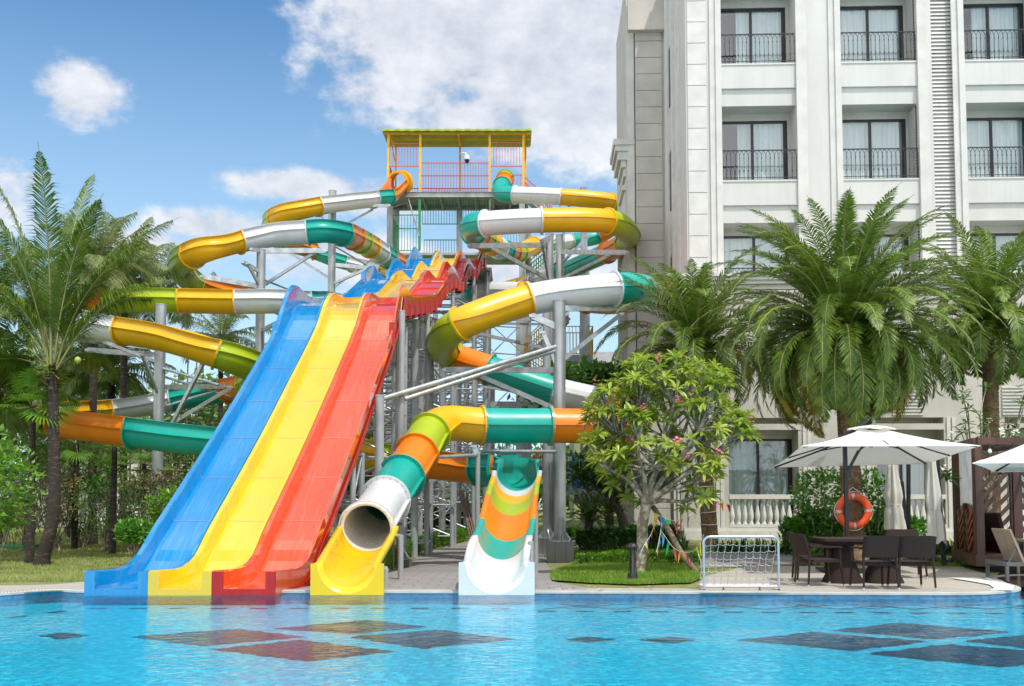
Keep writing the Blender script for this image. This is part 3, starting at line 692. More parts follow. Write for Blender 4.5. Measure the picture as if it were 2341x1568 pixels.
post(1278, 27.6, 688, .17, (((1278, 705, 27.6), (1475, 704, 28.6), .16), ((1284, 828, 27.6), (1420, 718, 28.4), .11), ((1262, 750, 27.6), (1215, 722, 27.4), .18), ((1262, 850, 27.6), (1240, 760, 27.5), .12), ((1262, 846, 27.6), (1016, 845, 29.2), .16),
                            ((1262, 938, 27.6), (1100, 860, 28.8), .12), ((1272, 790, 27.6), (862, 915, 24), .13, 1), ((1272, 798, 27.6), (925, 912, 25), .12, 1), ((1278, 1032, 27.6), (1100, 1032, 26), .1)), LB + 'rising from a block footing behind the teal tube', 1230, footing=(.72, .56))
post(1249, 31, 700, .13, (), 'plain galvanised column just left of the thickest one', footing=(.72, .5))
post(1256, 41, 536, .16, (((1256, 560, 41), (1072, 562, 38.5), .2), ((1250, 640, 41), (1120, 565, 38.8), .16), ((1256, 540, 41), (1238, 552, 37), .18), ((1256, 660, 41), (1240, 560, 37.5), .14)), LB + 'under the left end of the upper yellow tube')
post(1279, 44, 538, .17, (((1279, 576, 44), (1432, 577, 40), .2), ((1279, 640, 44), (1390, 585, 41), .14), ((1285, 606, 44), (1345, 540, 55), .12)), LB + 'under the right end of the upper lime tube')
post(1334, 56.5, 430, .2, (((1334, 445, 56.5), (1300, 470, 53), .16),), 'slender galvanised column topping out above the highest yellow tube')
post(918, 24.6, 712, .085, (), 'grey round post under the first hump of the red lane', m=GREYST, footing=(.5, .2))
post(1092, 24.9, 1037, .06, (((1092, 1040, 24.9), (930, 1048, 22.5), .09), ((1092, 1040, 24.9), (1083, 1020, 24.9), .12)), 'thin grey post carrying the yellow tube bend', m=GREYST)
post(916, 17.6, 1225, .05, (((916, 1227, 17.6), (896, 1222, 17.8), .09),), 'thin grey post beside the lower end of the white tube', m=GREYST)
post(881, 16.0, 1303, .05, (((881, 1300, 16), (868, 1300, 16.2), .09),), 'short bent grey pipe beside the yellow chute', m=GREYST)
post(1213, 16.2, 1240, .045, (), 'thin rail post behind the white chute', m=GREYST)
post(1224, 19.5, 1170, .05, (), 'thin grey post at the right of the open chute', m=GREYST)

# lattice trestles carrying the racing slide
def trestle(D, hw=1.35, dep=1.3, step=1.5, r=.085, lab='', xo=0, top=-.45):
    x = xf(D) + xo; zt = zf(D) + top; g = gz(x, D)
    t_ = thing('lattice_trestle', (x, D, g), lab, 'support tower', 'lattice trestles under the racing slide')
    cs = [(x - hw, D - dep / 2), (x + hw, D - dep / 2), (x + hw, D + dep / 2), (x - hw, D + dep / 2)]
    for a, b in cs:
        mb = MB(); mb.tube([(a, b, g), (a, b, zt)], r, 10); mb.build('leg', GREYST, t_)
    n = max(2, round((zt - g - .4) / step)); dz = (zt - g - .4) / n
    for k in range(n + 1):
        z = g + .4 + k * dz - (.05 if k == n else 0); mb = MB()
        for (a, b), (c, d) in zip(cs, cs[1:] + cs[:1]):
            mb.tube([(a, b, z), (c, d, z)], r * .5, 6)
            if k < n: mb.tube([(a, b, z), (c, d, z + dz)] if (k % 2) else [(c, d, z), (a, b, z + dz)], r * .42, 6)
        mb.build('bracing', GALV2, t_)
    return t_
for D, lab in ((20.6, 'short lattice trestle under the middle of the steep lanes'), (25.8, 'grey lattice trestle under the first hump'), (30.6, 'lattice trestle under the flat between first and second hump'), (35.6, 'lattice trestle under the second hump'),
               (40.6, 'lattice trestle behind the second hump'), (46, 'tall lattice trestle under the third hump'), (51, 'tall lattice trestle between third and last hump'), (55.2, 'tallest lattice trestle beside the slide tower')):
    trestle(D, 1.35, 1.2 if D < 22 else 1.5, 1.15, .075 if D > 22 else .06, lab)
for px, D, yt in ((868, 21.5, 905), (950, 29.5, 735), (962, 33, 700), (905, 26.5, 730)):
    post(px, D, yt, .10, (), 'grey round post among the trestles, %s' % {868: 'nearest the red lane edge', 950: 'under the dark red ribs', 962: 'behind the dark red ribs', 905: 'against the first hump'}[px], m=GREYST)
for px, D in ((1012, 38), (1048, 41), (1066, 44), (1085, 40), (1110, 43), (1125, 47)):
    post(px, D, 760 if px < 1060 else 840, .13, (), 'pale galvanised column in the row between trestles and tower', m=GALV, group='columns between the trestles and the tower')
# horizontal catwalk braces between the columns
bt = thing('bracing_frame', GD(1150, 46), 'long horizontal and diagonal steel members behind the orange and teal tubes', 'steel bracing')
for a, b, s_ in (((905, 735, 36), (1290, 742, 45), .1), ((1090, 728, 44), (1270, 728, 44), .22), ((1060, 755, 42), (1262, 800, 44), .14), ((1080, 880, 42), (1240, 905, 42), .1), ((1000, 925, 46), (1250, 925, 46), .3), ((1010, 820, 44), (1170, 700, 44), .09), ((1120, 890, 44), (1200, 840, 44), .07),
                 ((1300, 705, 46), (1345, 705, 46), .2), ((980, 1060, 34), (1262, 1060, 34), .12)):
    mb = MB(); mb.beam(P(*a), P(*b), .08, s_); mb.build('beam', GREYST, bt)

# start platform of the racing lanes
sp = thing('start_platform', Vector((-1.9, 44.5, gz(-1.9, 44.5))), 'grey steel start platform behind the last hump of the racing slide', 'platform')
mb = MB(); mb.bb(-4.1, -.9, 43.65, 46.2, 11.42, 11.56); 
for k in range(5): mb.ibeam((-4.0 + k * .75, 43.7, 11.32), (-4.0 + k * .75, 46.2, 11.32), .1, .2)
mb.build('deck', GREYST, sp)
for x in (-3.9, -1.1):
    for y in (43.9, 46): mb = MB(); mb.tube([(x, y, gz(x, y)), (x, y, 11.4)], .1, 10); mb.build('leg', GALV, sp)
# thin cross braces tying the columns behind the lanes together
xb = thing('bracing_frame', GD(1060, 40), 'web of thin galvanised ties and diagonals between the columns behind the racing slide', 'steel bracing')
cols = [(905, 27), (962, 33), (1012, 38), (1066, 42), (1125, 45), (1187, 49)]
for (a, Da), (b, Db) in zip(cols, cols[1:]):
    for k in range(7):
        y0_, y1_ = 745 + k * 62, 745 + (k + 1) * 62; mb = MB(); mb.tube([P(a, y0_, Da), P(b, y0_ + 4, Db)], .035, 6); mb.tube([P(a, y0_, Da), P(b, y1_, Db)] if k % 2 else [P(a, y1_, Da), P(b, y0_, Db)], .028, 6)
        if k % 3 == 0: mb.tube([P(a, y1_, Da), P(b, y0_ + 8, Db)] if k % 2 else [P(a, y0_, Da), P(b, y1_ - 6, Db)], .022, 6)
        mb.build('brace', GALV2, xb)
xb2 = thing('bracing_frame', GD(680, 43), 'thin galvanised ties behind the trough slide left of the blue lane', 'steel bracing')
for a, b in (((600, 700, 40), (768, 790, 51)), ((600, 790, 40), (765, 700, 51)), ((372, 930, 35.3), (600, 860, 40)), ((372, 860, 35.3), (600, 930, 40)), ((760, 560, 51.5), (895, 640, 56)), ((760, 660, 51.5), (893, 560, 57)), ((604, 640, 40), (758, 700, 51))):
    mb = MB(); mb.tube([P(*a), P(*b)], .045, 8); mb.build('brace', GALV2, xb2)
# ---- slide tower
TY = 57.0
tw = thing('slide_tower', Vector((P(1040, 700, 58).x, 58, gz(0, 58))), 'tall steel stair tower with yellow-roofed start deck, red railings above and green railings below', 'tower')
def X(px, D, py=440): return P(px, py, D).x
def Zt(py, D=TY): return P(1040, py, D).z
zd = Zt(440); zr = Zt(302); xl, xr = X(885, TY), X(1206, TY)
mb = MB(); mb.bb(xl, xr, TY, TY + 2.6, zd - .05, zd)
for k in range(9): 
    x = xl + (xr - xl) * k / 8; mb.ibeam((x, TY + .1, zd - .16), (x, TY + 2.6, zd - .16), .12, .2)
mb.build('deck_floor', GREYST, tw)
mb = MB(); mb.ibeam((xl, TY, zd - .14), (xr, TY, zd - .14), .2, .30); mb.ibeam((xl, TY + 2.65, zd - .14), (xr, TY + 2.65, zd - .14), .2, .30); mb.build('edge_beam', GALV, tw)
# roof: folded sheet, rising to the back
rf = MB(); y0, y1 = TY - .5, TY + 2.9; x0, x1 = X(872, TY), X(1215, TY); rows = []
for k in range(61):
    x = x0 + (x1 - x0) * k / 60; e = .03 if (k // 2) % 2 else 0
    rows.append([Vector((x, y0, zr - .12 + e)), Vector((x, y0, zr + e)), Vector((x, y0 + .6, zr + .05 + e)), Vector((x, y1, zr - .05 + e + .25))])
rf.rings(rows, False, False, 0, False)
rf.build('roof_sheet', M('lime_roof_sheet', (.36, .44, .03), .5), tw)
mb = MB()
for yy in (TY, TY + 1.1, TY + 2.5): mb.beam((x0 + .15, yy, zr - .10 + (yy - TY) * .06), (x1 - .05, yy, zr - .10 + (yy - TY) * .06), .08, .10)
for px in (890, 1047, 1200):
    x = X(px, TY); mb.beam((x, TY, zr - .16), (x, TY + 2.6, zr + .02), .08, .12); mb.beam((x, TY + .1, zr - .2), (x, TY + 2.4, zr - .85), .05, .07)
mb.build('roof_frame', YST, tw)
for px in (887, 960, 1119, 1196):
    x = X(px, TY); mb = MB(); mb.beam((x, TY - .02, zd), (x, TY - .02, zr - .05), .13, .13); mb.build('roof_post', YST, tw)
for px in (904, 1051, 1201):
    x = X(px, TY + 2.5); mb = MB(); mb.beam((x, TY + 2.5, zd), (x, TY + 2.5, zr), .11, .11); mb.build('roof_post', YST, tw)
def railing(p, q, zb, zt_, m, parent, mid=None, gap=.16, name='railing', r=.018, tr=.03):
    p = Vector(p); q = Vector(q); mb = MB(); L = (q - p).length; u = (q - p) / L; n = max(1, int(L / gap))
    for z in [zb, zt_] + ([mid] if mid else []): mb.beam(p + Vector((0, 0, z)), q + Vector((0, 0, z)), tr * 1.6, tr * 1.6)
    for k in range(n + 1): v = p + u * (L * k / n); mb.beam(v + Vector((0, 0, zb)), v + Vector((0, 0, zt_)), r * 1.6, r * 1.6)
    return mb.build(name, m, parent)
railing((X(960, TY), TY, zd), (X(1119, TY), TY, zd), .05, 1.75, RST, tw)
railing((X(887, TY), TY + 2.6, zd), (X(1200, TY), TY + 2.6, zd), .05, 1.05, RST, tw)
railing((X(890, TY), TY, zd), (X(958, TY), TY, zd), 1.55, 2.9, RST, tw); railing((X(1121, TY), TY, zd), (X(1194, TY), TY, zd), 1.55, 2.95, RST, tw)
railing((X(960, TY), TY + .1, zd), (X(1119, TY), TY + .1, zd), .05, 1.02, RST, tw)
railing((X(887, TY), TY, zd), (X(887, TY), TY + 2.6, zd), .05, 1.75, RST, tw); railing((X(1160, TY), TY + .05, zd), (X(1196, TY), TY + .05, zd), .05, 1.05, RST, tw)
# stair railing running down at the right
for o_ in (0, 1.0):
    a = Vector((X(1200, TY), TY + .3 + o_, zd)); b = Vector((X(1262, TY), TY + .3 + o_, zd - 1.45)); railing(a, b, .05, 1.0, RST, tw, .5, name='stair_railing')
mb = MB(); a = Vector((X(1200, TY), TY + .8, zd - .1)); b = Vector((X(1262, TY), TY + .8, zd - 1.5)); mb.beam(a, b, 1.0, .12); mb.build('stair_flight', GREYST, tw)
# columns
for px, D in ((892, TY), (906, TY + 2.6), (1050, TY + 2.6), (1193, TY), (1207, TY + 2.6)):
    x = X(px, D); mb = MB(); mb.ibeam((x, D, gz(x, D)), (x, D, zd - .3), .34, .34, .03); mb.build('column', GALV, tw)
# green levels
zg = Zt(572)
mb = MB(); mb.bb(xl + .1, X(1210, TY), TY + .1, TY + 2.6, zg - .25, zg - .12); mb.build('lower_deck', GREYST, tw)
railing((X(898, TY), TY + .1, zg), (X(958, TY), TY + .1, zg), .0, 2.1, GST, tw, 1.3); railing((X(961, TY), TY + 2.5, zg), (X(1046, TY), TY + 2.5, zg), .0, 1.25, GST, tw)
railing((X(961, TY), TY + 1.3, zg), (X(1119, TY), TY + 1.3, zg), 1.9, 3.85, GST, tw); railing((X(1122, TY), TY + .1, zg), (X(1206, TY), TY + .1, zg), 0, 1.2, GST, tw)
railing((X(896, TY), TY + .1, zg), (X(896, TY), TY + 2.5, zg), .0, 2.1, GST, tw, name='railing')
for px in (959, 1120): x = X(px, TY); mb = MB(); mb.beam((x, TY + .05, zg), (x, TY + .05, zd - .3), .14, .14); mb.build('post', GST, tw)
for a, b in (((932, 450, TY), (958, 540, TY)), ((1122, 452, TY), (1110, 560, TY)), ((895, 475, TY), (960, 450, TY + 1))):
    mb = MB(); mb.tube([P(*a), P(*b)], .045, 6); mb.build('brace', GALV, tw)
for px in (925, 962, 1000, 1040, 1085): pass
# surveillance camera under the roof
cc = thing('security_camera', P(1063, 357, TY - .1), 'small white dome security camera hanging from the middle roof post', 'camera')
mb = MB(); mb.tube([P(1052, 353, TY + .1), P(1056, 350, TY - .1), P(1064, 350, TY - .1), P(1066, 355, TY - .1)], .05, 6); mb.build('bracket', WHT, cc)
mb = MB(); c = P(1067, 360, TY - .1); mb.lathe(c, [(.06, .14), (.14, .12), (.17, -.02), (.17, -.14)], 12); mb.lathe(c, [(.14, -.14), (.13, -.24), (.06, -.3)], 12, 1); mb.build('housing', [WHT, DARK], cc)
# rear stair tower: yellow landing, blue landing, stair flights
st = thing('stair_tower', GD(1310, 50), 'steel stair tower with a yellow-railed landing high up and blue-railed flights near the ground', 'staircase')
for px, D in ((1187, 50), (1198, 53), (1334, 50), (1340, 54)):
    x = X(px, D, 800); mb = MB(); mb.ibeam((x, D, gz(x, D)), (x, D, P(px, 640 if px < 1300 else 610, D).z), .36, .36, .03); mb.build('column', GALV, st)
def landing(px0, px1, py, D0, D1, m, h=1.55):
    z = P(px0, py, D0).z; a = X(px0, D0, py); b = X(px1, D0, py)
    mb = MB(); mb.bb(a, b, D0, D1, z - .35, z); mb.build('landing', GREYST, st)
    railing((a, D0, z), (b, D0, z), .05, h, m, st); railing((b, D0, z), (b, D1, z), .05, h, m, st); railing((a, D1, z), (b, D1, z), .05, h, m, st)
landing(1293, 1355, 811, 50, 52, YST, 1.45); landing(1140, 1190, 1035, 50, 52, BST, 1.1)
def flight(p, q, D, m, wd=1.1, h=1.05, steps=12):
    a = P(p[0], p[1], D); b = P(q[0], q[1], D); mb = MB()
    for y in (0, wd): mb.beam(a + Vector((0, y, 0)), b + Vector((0, y, 0)), .06, .28)
    for k in range(steps): v = a + (b - a) * ((k + .5) / steps) + Vector((0, wd / 2, .02)); mb.box(v, (.28, wd, .03))
    mb.build('stair_flight', GREYST, st)
    for y in (0, wd): railing(a + Vector((0, y, 0)), b + Vector((0, y, 0)), .1, h, m, st, .55, name='stair_railing')
flight((1200, 822), (1300, 725), 50.5, YST); flight((1210, 640), (1290, 575), 53, GST); flight((1190, 830), (1290, 900), 52.5, YST)
flight((1190, 1130), (1290, 1000), 50.5, RST); flight((1300, 1120), (1360, 1130), 44, BST); flight((1360, 1128), (1450, 1192), 44, BST)
a, b = X(1290, 44, 1100), X(1365, 44, 1100); z = P(1300, 1120, 44).z
mb = MB(); mb.bb(a, b, 44, 46, z - .2, z); mb.build('landing', GREYST, st); railing((a, 44, z), (b, 44, z), .05, 1.6, BST, st, gap=.12); railing((a, 46, z), (b, 46, z), .05, 1.6, BST, st, gap=.12)
mb = MB(); mb.bb(X(1306, 46, 1080), X(1322, 46, 1080), 45.6, 45.9, z, z + 1.6); mb.build('gate_panel', BST, st)
for a, b, s_ in (((1160, 700, 50), (1350, 700, 50), .28), ((1190, 1060, 50), (1345, 1060, 50), .3), ((1160, 930, 50), (1280, 930, 50), .3), ((1190, 880, 50), (1320, 1000, 50), .16)):
    mb = MB(); mb.ibeam(P(*a), P(*b), .2, s_); mb.build('beam', GALV, st)
# scaffold towers left behind for maintenance
def scaffold(x, D, nx, nz, lab, bay=1.8, lift=1.7, dep=1.2, z0=None, rz=0):
    g = gz(x, D) if z0 is None else z0
    t_ = thing('scaffold_tower', (x, D, g), lab, 'scaffold', None, rz)
    for i in range(nx + 1):
        for y in (0, dep):
            mb = MB(); mb.tube([(i * bay, y, 0), (i * bay, y, nz * lift)], .03, 6); mb.build('standard', RUST, t_, local=True)
    for k in range(1, nz + 1):
        mb = MB(); z = k * lift - .1
        for y in (0, dep): mb.tube([(-.1, y, z), (nx * bay + .1, y, z)], .025, 5); mb.tube([(-.1, y, z - .5), (nx * bay + .1, y, z - .5)], .018, 5)
        for i in range(nx + 1): mb.tube([(i * bay, 0, z), (i * bay, dep, z)], .025, 5)
        for i in range(nx):
            mb.tube([(i * bay, 0, z - lift + .2), (i * bay + bay, 0, z - .1)], .016, 5); mb.tube([(i * bay + bay, 0, z - lift + .2), (i * bay, 0, z - .1)], .016, 5)
        mb.build('ledgers', RUST, t_, local=True)
    return t_
scaffold(X(430, 43, 800), 43, 5, 5, 'rusty scaffold standing behind the lime trough left of the blue lane')
scaffold(X(650, 44, 800), 44, 3, 6, 'tall narrow scaffold behind the steep lanes')
scaffold(X(808, 22.5, 1100), 22.5, 1, 2, 'low rusty scaffold frame under the red lane', .9, 1.1, .9)
scaffold(X(215, 33.2, 900), 36.5, 1, 3, 'small scaffold frame poking up before the yellow trough', 1.5, 1.42, 1.0)
# bundle of old steel bars leaning beside the path
rb = thing('bar_bundle', G(1080, 1262), 'bundle of dark rusty steel bars leaning beside the garden path', 'steel bars')
for k in range(14):
    mb = MB(); a = P(1095 + random.Random(k).uniform(-9, 9), 1262, 25.5) ; b = P(1058 + random.Random(k + 50).uniform(-10, 9), 1120 + (k % 5) * 4, 26.3); mb.tube([(a.x, a.y + k * .01, gz(a.x, a.y) + .02), b], .016, 5); mb.build('bar', RUST, rb)
# ================================================================ HOTEL
STUCCO = M('white_stucco', (.60, .59, .555), .85, 0, .06, .9, .25, 45, .008, stretch=(1, 1, .35))
STUC2 = M('warm_grey_stucco', (.52, .49, .44), .85, 0, .10, .9, .25, 45, .008)
def weather(m, k, dirt=(.30, .28, .24, 1)):
    """rain streaks and blotches on painted render"""
    t = NT(m.node_tree); b = t.n['Principled BSDF']; src = b.inputs['Base Color'].links[0].from_socket; co = t.new('ShaderNodeTexCoord').outputs['Object']
    st_ = t.rng(t.noise(t.mapping(co, (5, 5, .22)), 2.0, 6, .7), .52, .80); bl = t.rng(t.noise(co, .7, 6, .65), .5, .75)
    t.put(b.inputs['Base Color'], t.mix(t.math('MULTIPLY', t.math('ADD', t.math('MULTIPLY', st_, .8), t.math('MULTIPLY', bl, .4)), k), src, dirt))
weather(STUCCO, .22); weather(STUC2, .22)
TRIM = M('trim_stucco', (.62, .605, .565), .8, 0, .08, 1.5, .15, 60, .004)
FRAME = M('black_window_frame', (.012, .012, .014), .35)
IRON = M('wrought_iron', (.030, .033, .038), .5)
GLASS = bpy.data.materials.new('window_glass'); GLASS.use_nodes = True; t = NT(GLASS.node_tree); t.n.clear()
out = t.new('ShaderNodeOutputMaterial'); tr = t.new('ShaderNodeBsdfTransparent'); tr.inputs[0].default_value = (.80, .87, .88, 1); gl = t.new('ShaderNodeBsdfGlossy'); gl.inputs['Roughness'].default_value = .02; gl.inputs[0].default_value = (.9, .95, 1, 1)
co = t.new('ShaderNodeTexCoord').outputs['Object']; t.put(gl.inputs['Normal'], t.bump(t.noise(co, .9, 2, .5), .25, .03))
ms = t.new('ShaderNodeMixShader'); ms.inputs[0].default_value = .15; t.l.new(tr.outputs[0], ms.inputs[1]); t.l.new(gl.outputs[0], ms.inputs[2]); t.l.new(ms.outputs[0], out.inputs[0])
CURT = M('sheer_curtain', (.74, .78, .76), .9, 0, .10, 2, stretch=(6, 1, .2)); ROOM = M('dim_room', (.03, .032, .035), .9)
A = R(-2.2); EX = Vector((math.cos(A), math.sin(A), 0)); EY = Vector((-math.sin(A), math.cos(A), 0))
O = Vector((P(1568, 300, 34).x, 34.0, 0))
def L_(u, d, z): return O + EX * u + EY * d + Vector((0, 0, z))
def U(px, py=300):
    """distance along the facade for an image column"""
    u, dy, dz = ray(px, py); k = u / dy
    # O + EX*s lies on x = k*y
    return (k * O.y - O.x) / (EX.x - k * EX.y)
def Z(py, px=1650):
    s_ = U(px, py); return P(px, py, (O + EX * s_).y).z
hotel = thing('hotel_building', O, 'white multi-storey hotel with recessed balconies, iron railings and a ground-floor balustrade', 'building')
def hb(mb, u0, u1, d0, d1, z0, z1, m=0):
    vs = [L_(u, d, z) for z in (z0, z1) for d in (d0, d1) for u in (u0, u1)]
    mb.add(vs, [(0, 2, 3, 1), (4, 5, 7, 6), (0, 1, 5, 4), (2, 6, 7, 3), (0, 4, 6, 2), (1, 3, 7, 5)], m)
ZT = Z(-260); zs1 = Z(413); zs0 = Z(147); PER = zs0 - zs1
bays = [(U(1649), U(1820)), (U(1923), U(2098)), (U(2206), U(2206) + U(2098) - U(1923)), (U(2206) + 4.1, U(2206) + 4.1 + U(2098) - U(1923))]
piers = [(U(1568), U(1649)), (U(1820), U(1923)), (U(2098), U(2133)), (U(2186), U(2206)), (bays[2][1], bays[3][0]), (bays[3][1], bays[3][1] + 3)]
POD = Z(640)      # top of the podium
mb = MB()
for a, b in piers: hb(mb, a, b, .0, 1.2, POD - .4, ZT)
mb.build('wall', STUCCO, hotel)
# back core behind the recesses
mb = MB(); hb(mb, 0.05, bays[3][1] + 3, 1.95, 2.2, POD - .4, ZT, 0); hb(mb, .05, bays[3][1] + 3, 1.2, 14, ZT - .2, ZT, 0); mb.build('room_backs', ROOM, hotel)
# slim mouldings beside the bays
mb = MB()
for a, b in bays[:3]:
    hb(mb, a - .40, a - .20, -.06, -.002, POD, ZT); hb(mb, a - .20, a - .003, -.12, -.003, POD, ZT)
    hb(mb, b + .003, b + .20, -.12, -.003, POD, ZT); hb(mb, b + .20, b + .38, -.06, -.002, POD, ZT)
mb.build('pilaster_moulding', TRIM, hotel)
# coursed quoin pilaster at the corner
def quoins(u0, u1, d, z0, z1, pitch, name='quoin_course', m=TRIM, side=None):
    mb = MB(); z = z0
    while z < z1:
        hb(mb, u0, u1, d, d + .05, z + .012, min(z1, z + pitch - .012)); z += pitch
    return mb.build(name, m, hotel)
quoins(U(1572), U(1615), -.052, POD + .02, ZT, .76)
# louvre shaft
mb = MB(); u0, u1 = U(2133), U(2186); hb(mb, u0, u1, .22, .26, POD - .4, ZT, 1)
z = POD
while z < ZT: 
    vs = [L_(u0, .12, z), L_(u1, .12, z), L_(u1, .19, z + .125), L_(u0, .19, z + .125), L_(u0, .12, z + .012), L_(u1, .12, z + .012), L_(u1, .19, z + .14), L_(u0, .19, z + .14)]
    mb.add(vs, [(0, 1, 2, 3), (4, 7, 6, 5), (0, 4, 5, 1), (3, 2, 6, 7)], 0); z += .135
mb.build('louvre_screen', [TRIM, M('shaft_back', (.5, .52, .48), .9)], hotel)  # plain pale panel closes the shaft behind the slats
rng_ = random.Random(5)
def window(u0, u1, z0, z1, d, curtain=(0, 1), open_=0):
    """sliding glass door with frame, panes, curtain"""
    W_ = u1 - u0; fm = MB(); f = .075
    for a, b, c, e in ((u0, u1, z1 - f, z1), (u0, u1, z0, z0 + f)): hb(fm, a, b, d, d + .08, c, e)
    for uc, k in ((u0 + f / 2, 1), (u0 + W_ / 2, 1.2), (u1 - f * .9, 1.8)): hb(fm, uc - f * k / 2, uc + f * k / 2, d - .002, d + .078, z0 + f, z1 - f)
    w_ = fm.build('window', FRAME, hotel)
    g = MB(); g.add([L_(u0, d + .03, z0), L_(u1, d + .03, z0), L_(u1, d + .03, z1), L_(u0, d + .03, z1)], [(0, 1, 2, 3)]); g.build('pane', GLASS, w_)
    c = MB(); rows = []; n = int(W_ * 26); ph = rng_.uniform(0, 9); kind = rng_.random(); g0, g1 = (0, 0) if kind < .5 else ((.40, .62) if kind < .7 else ((.62, .92) if kind < .87 else (.05, .30)))
    for k in range(n + 1):
        s_ = k / n
        if g0 < s_ < g1:
            if rows: c.rings(rows, False, False, 0, True); rows = []
            continue
        q = d + .22 + .035 * math.sin(k * 1.35 + ph + math.sin(k * .23) * 2) + .02 * math.sin(k * .41)
        rows.append([L_(u0 + W_ * s_, q, z0 + .02), L_(u0 + W_ * s_, q, z1)])
    if len(rows) > 1: c.rings(rows, False, False, 0, True)
    c.build('curtain', CURT, w_)
    return w_
def balcony_rail(u0, u1, z, h, d, inset=0):
    mb = MB(); n = max(3, int((u1 - u0) / .148)); st_ = (u1 - u0) / n
    for zz, t_ in ((z + h, .035), (z + .10, .022), (z + .012, .03)): hb(mb, u0, u1, d - t_ / 2, d + t_ / 2, zz - t_ / 2, zz + t_ / 2)
    for k in range(n + 1):
        u = u0 + st_ * k; mb.beam(L_(u, d, z), L_(u, d, z + h - .16), .016, .016); mb.box(L_(u, d, z + h * .32), (.035, .035, .045), A)
        mb.box(L_(u, d, z + h * .74), (.03, .03, .04), A)
        if k < n:
            for e in (0, 1):
                a = u + e * st_; q = u + (1 - e) * st_ * .0 + st_ * .5
                mb.beam(L_(a, d, z + h - .17), L_((a * .62 + q * .38), d, z + h - .085), .013, .013); mb.beam(L_((a * .62 + q * .38), d, z + h - .085), L_(q, d, z + h - .015), .013, .013)
    return mb.build('balcony_railing', IRON, hotel)
for bi, (a, b) in enumerate(bays):
    for row in range(-2, 2):
        zs = zs1 - row * PER
        if bi == 3 and row < 0: continue
        # parapet band, shadow gap, lintel band
        ztop = zs; zp = Z(470) - row * PER; zl = Z(474) - row * PER; zo = Z(509) - row * PER
        mb = MB(); hb(mb, a + .002, b - .002, -.02, 1.9, zp, zs - .06); hb(mb, a + .002, b - .002, -.05, .35, zs - .06, zs)
        mb.build('balcony_parapet', STUCCO, hotel)
        mb = MB(); hb(mb, a + .002, b - .002, .07, 1.9, zo, zp - .002); mb.build('lintel_band', STUCCO, hotel)
        wz1 = Z(258) - row * PER
        window(a + .002, b - .12, zs, wz1, .85)
        mb = MB(); hb(mb, a + .002, b - .002, .80, .93, wz1 + .001, Z(238) - row * PER + .01); hb(mb, b - .118, b - .002, .80, .93, zs, wz1); mb.build('recess_wall', STUC2, hotel)
        balcony_rail(a + .01, b - .01, zs, 1.06, .02)
    # slatted side vent in the second and third bays
    if bi in (1, 2):
        for row in range(-2, 2):
            zs = zs1 - row * PER; mb = MB(); z = zs + .05
            while z < zs + 2.55:
                mb.add([L_(b - .012, .12, z), L_(b - .012, .78, z + .0), L_(b - .06, .78, z + .07), L_(b - .06, .12, z + .07)], [(0, 1, 2, 3)]); z += .11
            hb(mb, b - .01, b - .004, .10, .79, zs + .03, zs + 2.6, 1); mb.build('side_vent', [TRIM, FRAME], hotel)
# left flank running back, with thin window reveals
zc = POD
mb = MB(); uL = .0; hb(mb, uL - .02, uL + .30, 1.2, 6.3, POD - 4, ZT); mb.build('flank_wall', STUCCO, hotel)
mb = MB(); hb(mb, uL - .10, uL - .022, 1.4, 2.2, POD, ZT); hb(mb, uL - .16, uL - .022, 2.6, 3.0, POD, ZT); hb(mb, uL - .10, uL - .022, 4.6, 5.2, POD, ZT); mb.build('flank_pilaster', TRIM, hotel)
for row in range(-1, 2):
    mb = MB(); hb(mb, uL - .055, uL - .022, 3.2, 4.4, zs1 - row * PER + .2, zs1 - row * PER + 2.5); mb.build('flank_window', FRAME, hotel)
# set-back wing to the left
D2 = 6.3
def U2(px, py=400, d=D2):
    u, dy, dz = ray(px, py); k = u / dy; o = O + EY * d
    return (k * o.y - o.x) / (EX.x - k * EX.y)
w0, w1, w2, w3 = U2(1433), U2(1455), U2(1514), U2(1531)
mb = MB(); hb(mb, w1, w3 + .4, D2, D2 + 6, -.3, ZT); hb(mb, w0, w1 - .002, D2 + .6, D2 + 6, -.3, ZT); mb.build('wing_wall', STUC2, hotel)
o_ = MB(); z = 0
while z < ZT: hb(o_, w1 - .03, w2, D2 - .05, D2 - .002, z + .012, z + .70 - .012); z += .70
o_.build('wing_quoins', STUC2, hotel)
mb = MB(); hb(mb, U2(1436), U2(1532), D2 - .35, D2 - .055, P(1500, 68, 40).z, ZT); mb.build('wing_upper_bay', STUC2, hotel)
# deep cornice with stepped mouldings at the wing's left end
zc1 = P(1430, 312, 40.5).z
mb = MB()
for k, (px0, dz0, dz1, dd) in enumerate(((1404, -.25, 0, -.5), (1408, -.5, -.25, -.45), (1414, -.85, -.5, -.38), (1422, -1.15, -.85, -.3), (1428, -1.5, -1.15, -.2), (1424, -2.1, -1.9, -.25), (1430, -3.4, -2.1, -.1), (1424, -3.6, -3.4, -.2))):
    hb(mb, U2(px0), w1 - .035, D2 + dd + .9, D2 + 3, zc1 + dz0 + .002, zc1 + dz1)
mb.build('cornice', TRIM, hotel)
for px, dd in ((1441, .5), (1447, .45)):
    mb = MB(); u = U2(px); hb(mb, u - .10, u + .10, D2 + dd - .02, D2 + dd + .1, 0, ZT); mb.build('wing_pilaster', TRIM, hotel)
